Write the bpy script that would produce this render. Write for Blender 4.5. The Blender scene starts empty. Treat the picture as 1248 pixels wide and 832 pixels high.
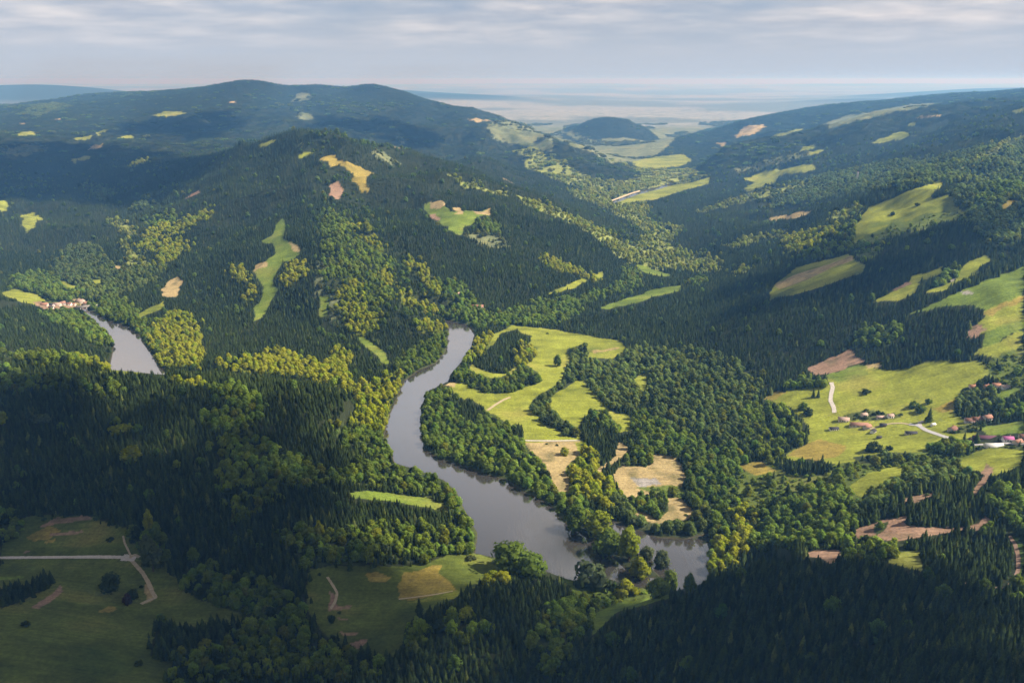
import bpy, bmesh, math, random
import numpy as np
from mathutils import Vector
from mathutils.geometry import tessellate_polygon

S = bpy.context.scene
COL = S.collection
rng = np.random.default_rng(7)
random.seed(7)
R = math.radians

# ------------------------------------------------------------------ camera
H = 400.0                       # height of the viewer above the river
F = 1040.0                      # focal length in photo pixels (1248 wide)
HORIZON = 97.0
TH = math.atan((416 - HORIZON) / F)
CT, ST = math.cos(TH), math.sin(TH)

cam_data = bpy.data.cameras.new("camera")
cam_data.sensor_width = 36.0
cam_data.lens = F / 1248 * 36.0
cam_data.clip_start = 1.0
cam_data.clip_end = 400000.0
cam = bpy.data.objects.new("camera", cam_data)
COL.objects.link(cam)
cam.location = (0, 0, H)
cam.rotation_euler = (math.pi / 2 - TH, 0, 0)
S.camera = cam


def rays(px, py):
    px = np.asarray(px, float); py = np.asarray(py, float)
    a = (px - 624) / F
    b = -(py - 416) / F
    return a, CT + b * ST, -ST + b * CT          # dx, dy, dz per unit of depth


def project(x, y, z):
    dz = z - H
    dep = y * CT - dz * ST
    up = y * ST + dz * CT
    dep = np.maximum(dep, 1e-3)
    return 624 + F * x / dep, 416 - F * up / dep, dep


# ------------------------------------------------------------------ noise
def _hash(ix, iy, seed):
    h = (ix.astype(np.int64) * 374761393 + iy.astype(np.int64) * 668265263 + seed * 974634777) & 0xFFFFFFFF
    h = ((h ^ (h >> 13)) * 1274126177) & 0xFFFFFFFF
    h = h ^ (h >> 16)
    return (h & 0xFFFFFF) / float(0xFFFFFF)


def vnoise(x, y, seed=0):
    ix = np.floor(x); iy = np.floor(y)
    fx = x - ix; fy = y - iy
    fx = fx * fx * fx * (fx * (fx * 6 - 15) + 10); fy = fy * fy * fy * (fy * (fy * 6 - 15) + 10)
    a = _hash(ix, iy, seed); b = _hash(ix + 1, iy, seed)
    c = _hash(ix, iy + 1, seed); d = _hash(ix + 1, iy + 1, seed)
    return (a + (b - a) * fx) * (1 - fy) + (c + (d - c) * fx) * fy


def fbm(x, y, scale, octs=4, seed=0, gain=0.5):
    v = 0.0; amp = 1.0; tot = 0.0; f = 1.0 / scale
    for o in range(octs):
        v = v + amp * (vnoise(x * f + 13.7 * o, y * f - 7.3 * o, seed + o) * 2 - 1)
        tot += amp; amp *= gain; f *= 2.03
    return v / tot


# ------------------------------------------------------------------ terrain
# control points read off the photo: "px,py,zN" = height known, "px,py,yN" = ground distance known
CTRL = """
700,680,z2 600,620,z2 520,560,z2 490,520,z2 500,480,z2 540,430,z2 560,396,z2 640,470,z3 680,520,z3 690,580,z3 640,405,z3 700,412,z3
740,430,z4 690,470,z3 800,600,z4 840,640,z2 780,550,z5 620,385,z4 700,368,z5 780,352,z8 820,332,z8 850,322,z10 810,290,z8 770,252,z5
760,237,z3 800,212,z3 560,480,z3 600,540,z3 655,580,z3 720,610,z2 760,660,z2 660,440,z3 745,480,z4 745,520,z4 810,690,z2 850,690,z2
112,386,z2 160,430,z1 200,462,z3 82,371,z9 40,356,z16 130,335,z20 170,300,z36 210,272,z60 240,240,z95
300,468,z6 400,480,z5 445,500,z3 455,545,z3 480,590,z3 330,447,z12
390,164,y2420 340,171,y2470 250,194,y2600 470,182,y2360 560,213,y2260 640,244,y2160 720,278,y2060 785,306,y1990
430,210,y2170 345,290,y1760 345,390,y1440 400,330,y1530 420,260,y1880 440,390,y1370 460,430,y1275 520,330,y1620 600,330,y1610
560,260,y1930 250,300,y1920 200,350,y1680 280,400,y1450 240,430,y1330 700,330,y1730 620,370,z8 670,290,y1900 500,250,y2010 300,240,y2120 260,440,z12
380,300,y1690 480,360,y1470 530,380,y1400
0,362,y1150 20,371,y1130 40,383,y1108 80,409,y1060 150,441,y998 250,452,y970 350,464,y952 60,396,y1085 120,436,y1015 190,447,y980 300,457,y960 400,473,y945 450,502,y925
0,430,y980 0,480,y870 100,500,y865 200,540,y805 300,560,y795 400,560,y815 0,600,y725 150,600,y715 300,640,y665 450,620,z12 540,640,z3 575,655,z2
0,690,z26 100,690,z20 200,720,z14 100,780,z30 0,800,z42 250,800,z16 300,760,z12
420,720,z6 520,700,z4 450,790,z9 590,685,z3 700,715,z4 770,735,z6 620,740,z22 560,780,z24 650,830,z26 500,820,z14
624,900,z30 200,900,z36 0,900,z50 100,1100,z60 624,1100,z45 1100,1100,z150
740,760,z26 800,728,z30 880,706,z44 960,688,z58 1050,690,z66 1150,702,z76 1248,745,z84
900,790,z66 1050,790,z92 1200,790,z112 1248,900,z130 800,832,z42 900,900,z75
905,655,z8 950,640,z20 1050,655,z52 1150,650,z62 1200,690,z68 1248,690,z72 1080,615,z60 1180,600,z70 1248,600,z78 880,690,z8
960,500,z26 1040,515,z34 1120,520,z44 1200,540,z54 1248,535,z62 1000,560,z28 900,580,z10 1000,470,z44 1100,450,z66 1200,450,z86 1248,430,z100 940,600,z18
900,500,z18 860,430,z22 900,400,z46 1000,420,z62 1000,370,z84 1100,370,z112 1200,370,z134 1248,360,z146 960,320,z78 860,380,z22
1100,300,z146 1200,300,z172 1248,270,z192 1000,270,z112 900,290,z58 870,300,z28 1100,230,z184 1248,200,z236 950,240,z92 840,270,z14 850,235,z24
1248,141,y2900 1180,158,y2950 1100,176,y3000 1020,196,y3050 940,222,y3100 880,232,y3100
1248,120,y4700 1150,128,y4700 1050,146,y4650 950,172,y4600 900,190,y4300 850,208,y3650 870,200,y3950
1215,113,y6700 1150,116,y6700 1060,125,y6500 960,136,y6300 880,155,y5900 800,188,y4800 835,178,y5100 1000,131,y6400 920,145,y6150 1248,110,y6800
785,222,z5 760,213,z24 740,204,z46 720,194,z66 700,185,z86 680,175,z106 660,165,z126 640,156,z147 620,147,z168 600,138,z190 560,128,y5700 520,124,y5900 290,99,y6300 315,100,y6300 338,106,y6280 357,113,y6250 378,102,y6250 394,105,y6250 421,114,y6230 438,107,y6280 452,102,y6280 466,106,y6280 357,118,y6900 421,120,y6900 390,112,y6900 452,112,y6900 300,106,y6900 357,122,y5900 421,123,y5900 380,118,y5850 475,110,y6250 492,118,y6150 515,123,y6050 262,104,y6400 240,109,y6450 215,112,y6500
600,180,z90 500,160,y5000 650,200,z62 690,222,z24 720,232,z8 640,220,z45 400,140,y5100 300,135,y5300 560,205,z62 470,150,y4600
0,200,y3300 100,200,y3300 200,190,y3400 100,160,y4600 0,160,y4700 200,150,y4900 0,129,y7200 50,128,y7200 110,113,y7800 180,112,y7400 
0,255,y2350 60,258,y2300 120,275,y2150 165,300,y1930 60,300,y2050 0,300,y2030 30,335,y1830 100,240,y2650 180,240,y2500 150,255,z60 0,225,y2800
740,142,y6300 715,146,y6250 765,147,y6250 688,167,z3 806,169,z0 704,154,z50 780,155,z50 740,173,z0 690,172,z2 660,160,z4 640,150,z0 805,172,z-2 850,158,z-4 845,148,z-6 740,136,z-6 690,140,z-6 800,150,z-4 890,138,z-8 780,196,z0 720,182,z10
620,145,y9500 900,140,y9500 1100,120,y9500 300,125,y9500 450,125,y9500 150,125,y9500 0,118,y9500
"""
# back sides of the ridges and the flanks beyond the frame: ground X, ground Y, height
CTRL_W = [(-570, 3050, 120), (-300, 2900, 110), (0, 2750, 70), (-150, 3300, 110), (180, 2600, 40), (300, 2350, 20), (420, 2250, 12),
          (-640, 1250, 40), (-400, 1130, 20), (-250, 1080, 8), (-700, 1400, 20), (-1200, 1500, 60), (-900, 900, 130), (-800, 600, 80),
          (1300, 900, 190), (1800, 1800, 330), (2400, 3000, 360), (1000, 500, 160), (700, 200, 170), (-600, 100, 80), (0, 100, 60), (0, -100, 70),
          (1500, 3800, 240), (2600, 4200, 330), (900, 3700, 110), (2200, 5600, 240), (1400, 5600, 130), (3800, 6000, 360), (800, 5200, 30),
          (-2600, 2300, 190), (-3000, 4000, 230), (-5500, 7600, 330), (-700, 7300, 230), (-1500, 7300, 300), (-2100, 7400, 280), (-3500, 9000, 150), (200, 7900, 0), (1200, 7900, 0),
          (3500, 8700, 150), (230, 4800, 35), (420, 5600, 5), (640, 4400, 4), (310, 5400, 20), (230, 6400, 5), (80, 6900, 15), (1110, 6450, 3), (1300, 6700, 5), (700, 7300, 5), (420, 7000, 0), (1000, 7100, 0), (480, 4700, 10), (560, 4150, 6), (-800, 4000, 150), (5500, 8200, 300), (-6500, 5000, 250)]


def _ctrl():
    X, Y, Z = [], [], []
    for t in CTRL.split():
        a, b, c = t.split(',')
        dx, dy, dz = (float(v) for v in rays(float(a), float(b)))
        if c[0] == 'z':
            z = float(c[1:]); k = (z - H) / dz
        else:
            k = float(c[1:]) / dy; z = H + k * dz
        X.append(k * dx); Y.append(k * dy); Z.append(z)
    for x, y, z in CTRL_W:
        X.append(x); Y.append(y); Z.append(z)
    return np.array(X), np.array(Y), np.array(Z)


def uv(x, y):
    d = np.maximum(y + 220.0, 30.0)
    return x / d, np.log(d)


_cx, _cy, _cz = _ctrl()
_cu, _cv = uv(_cx, _cy)
_C2 = 0.022 ** 2
_A = np.sqrt((_cu[:, None] - _cu[None]) ** 2 + (_cv[:, None] - _cv[None]) ** 2 + _C2)
_n = len(_cu)
_M = np.zeros((_n + 1, _n + 1)); _M[:_n, :_n] = _A - 0.001 * np.eye(_n); _M[_n, :_n] = 1; _M[:_n, _n] = 1
_W = np.linalg.solve(_M, np.append(_cz, 0.0))


def base_h(x, y):
    u, v = uv(x, y)
    u = u.astype(np.float32); v = v.astype(np.float32)
    out = np.full(u.shape, _W[_n], np.float32)
    cu = _cu.astype(np.float32); cv = _cv.astype(np.float32); w = _W[:_n].astype(np.float32)
    for i in range(_n):
        out += w[i] * np.sqrt((u - cu[i]) ** 2 + (v - cv[i]) ** 2 + np.float32(_C2))
    return out.astype(float)


def P(s):
    return np.array([[float(v) for v in t.split(',')] for t in s.split()])


def flat(pts, z=0.0):
    dx, dy, dz = rays(pts[:, 0], pts[:, 1])
    k = (z - H) / dz
    return np.stack([k * dx, k * dy], 1)


RIVERS = [flat(P(s)) for s in [
    """541,389 548,398 546,411 543,429 531,443 511,451 493,464 484,485 474,508 468,532 473,542 481,564 511,573 541,585 556,598 566,621 582,650 579,674
    598,678 640,690 666,696 693,706 722,710 745,706 772,714 800,720 826,727 842,724 864,706 864,650 836,657 800,655 775,646 744,634 742,640 757,653 776,672 792,690 806,704
    786,704 768,699 748,680 728,664 710,652 686,634 669,614 636,598 615,584 588,577 561,567 535,559 517,548 513,522 514,495 521,477 546,465 549,456 565,438 575,421 578,408 570,396""",
    """100,380 112,388 122,398 131,403 139,420 136,436 130,470 180,500 230,500 205,460 186,434 176,420 170,409 155,398 136,392 122,386 112,380 100,372""",
    """742,246 756,241 772,235 800,228 830,220 832,222 802,231 775,238 759,244 746,249"""]]


def seg_dist(x, y, poly):
    d = np.full(x.shape, 1e18)
    n = len(poly)
    for i in range(n):
        ax, ay = poly[i]; bx, by = poly[(i + 1) % n]
        vx, vy = bx - ax, by - ay
        t = np.clip(((x - ax) * vx + (y - ay) * vy) / (vx * vx + vy * vy + 1e-9), 0, 1)
        d = np.minimum(d, (x - ax - t * vx) ** 2 + (y - ay - t * vy) ** 2)
    return np.sqrt(d)


def inside(x, y, poly):
    c = np.zeros(x.shape, bool)
    n = len(poly)
    for i in range(n):
        ax, ay = poly[i]; bx, by = poly[(i + 1) % n]
        if ay == by:
            continue
        m = ((ay > y) != (by > y)) & (x < (bx - ax) * (y - ay) / (by - ay) + ax)
        c ^= m
    return c


def height(x, y):
    x = np.asarray(x, float); y = np.asarray(y, float)
    h = base_h(x, y)
    d = np.hypot(x, y)
    slope = np.clip((h - 7) / 70, 0, 1)
    rid = 1 - np.abs(fbm(x, y, 330, 4, 3)) * 2.4
    h = h + slope * (np.clip(d / 1500, 0.25, 1.9) * (1 - 0.75 * np.clip((d - 4800) / 1200, 0, 1))) * (20.0 * rid - 12 + 6.0 * fbm(x, y, 130, 3, 11))
    h = h + 1.0 * fbm(x, y, 60, 3, 21) * np.clip((h - 2) / 10, 0.1, 1) 
    # far plain with low swells
    far = np.clip((d - 8300) / 1800, 0, 1); far = far * far * (3 - 2 * far)
    plain = -8 + 34 * np.clip(fbm(x, y * 0.55, 5200, 4, 31), -0.3, 1) + np.clip((d - 14000) / 30000, 0, 1) * 150 * np.clip(fbm(x * 0.5, y, 9000, 3, 41) + 0.15, 0, 1)
    lm = np.exp(-(((x + 7800) / 2300) ** 2 + ((y - 14500) / 1500) ** 2)) * 330 + np.exp(-(((x + 4700) / 3600) ** 2 + ((y - 18500) / 1800) ** 2)) * 270
    lm = lm + np.exp(-(((x + 1500) / 2600) ** 2 + ((y - 15500) / 1500) ** 2)) * 150 + np.exp(-(((x - 9800) / 3000) ** 2 + ((y - 17000) / 1300) ** 2)) * 255 + np.exp(-(((x - 5400) / 1900) ** 2 + ((y - 13500) / 1000) ** 2)) * 115
    h = h * (1 - far) + (plain + lm) * far
    h = np.maximum(h, np.where(d < 8300, 1.2, -40))
    # river beds
    for poly in RIVERS:
        x0, y0 = poly.min(0) - 40; x1, y1 = poly.max(0) + 40
        m = (x > x0) & (x < x1) & (y > y0) & (y < y1)
        if m.any():
            xs, ys = x[m], y[m]
            sd = seg_dist(xs, ys, poly); ins = inside(xs, ys, poly)
            hh = h[m]
            hh = np.where(ins, -0.4 - np.clip(sd * 0.35, 0, 3), np.minimum(hh, 0.5 + sd * 0.30 + 0.0 * hh))
            h[m] = hh
    return h
# ------------------------------------------------------------------ ray casting on the terrain
# a coarse height table for ray tests
_NU, _NV = 700, 900
_gu = np.linspace(-1.0, 1.0, _NU); _gv = np.linspace(math.log(300.0), math.log(60000.0), _NV)
_GV, _GU = np.meshgrid(_gv, _gu, indexing='ij')
_gd = np.exp(_GV)
TABLE = height(_GU * _gd, _gd - 220.0)


def hq(x, y):
    u, v = uv(x, y)
    a = np.clip((u + 1) / 2 * (_NU - 1), 0, _NU - 1.001); b = np.clip((v - _gv[0]) / (_gv[-1] - _gv[0]) * (_NV - 1), 0, _NV - 1.001)
    i = a.astype(int); j = b.astype(int); fa = a - i; fb = b - j
    return (TABLE[j, i] * (1 - fa) + TABLE[j, i + 1] * fa) * (1 - fb) + (TABLE[j + 1, i] * (1 - fa) + TABLE[j + 1, i + 1] * fa) * fb


_STEPS = np.exp(np.linspace(math.log(260.0), math.log(50000.0), 1400))


def ground(px, py, dmin=0.0):
    """World x, y, z where the sight line through a photo pixel meets the ground."""
    px = np.atleast_1d(np.asarray(px, float)); py = np.atleast_1d(np.asarray(py, float))
    dx, dy, dz = rays(px, py)
    k = np.full(px.shape, np.nan)
    prev = _STEPS[0]
    for s in _STEPS[1:]:
        m = np.isnan(k) & (s * dy > dmin)
        if m.any():
            x, y, z = dx[m] * s, dy[m] * s, H + dz[m] * s
            hit = z < hq(x, y)
            idx = np.where(m)[0][hit]
            k[idx] = -s
        prev = s
    k = np.where(np.isnan(k), -50000.0, k)
    hi = -k; lo = hi / (_STEPS[1] / _STEPS[0])
    for _ in range(14):
        mid = (hi + lo) / 2
        below = H + dz * mid < hq(dx * mid, dy * mid)
        hi = np.where(below, mid, hi); lo = np.where(below, lo, mid)
    x, y = dx * hi, dy * hi
    return x, y, hq(x, y)


def visible(x, y, z, slack=12.0):
    """True where the point (raised by slack) is not behind the terrain."""
    out = np.ones(x.shape, bool)
    for t in np.concatenate([np.linspace(0.25, 0.9, 40), np.linspace(0.905, 0.985, 14)]):
        xx, yy, zz = x * t, y * t, H + (z + slack - H) * t
        out &= zz > hq(xx, yy) - 2
    return out


def dens(pts, step=9.0):
    out = []
    n = len(pts)
    for i in range(n):
        a, b = pts[i], pts[(i + 1) % n]
        m = max(1, int(np.hypot(*(b - a)) / step))
        for q in range(m):
            out.append(a + (b - a) * q / m)
    return np.array(out)


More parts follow.
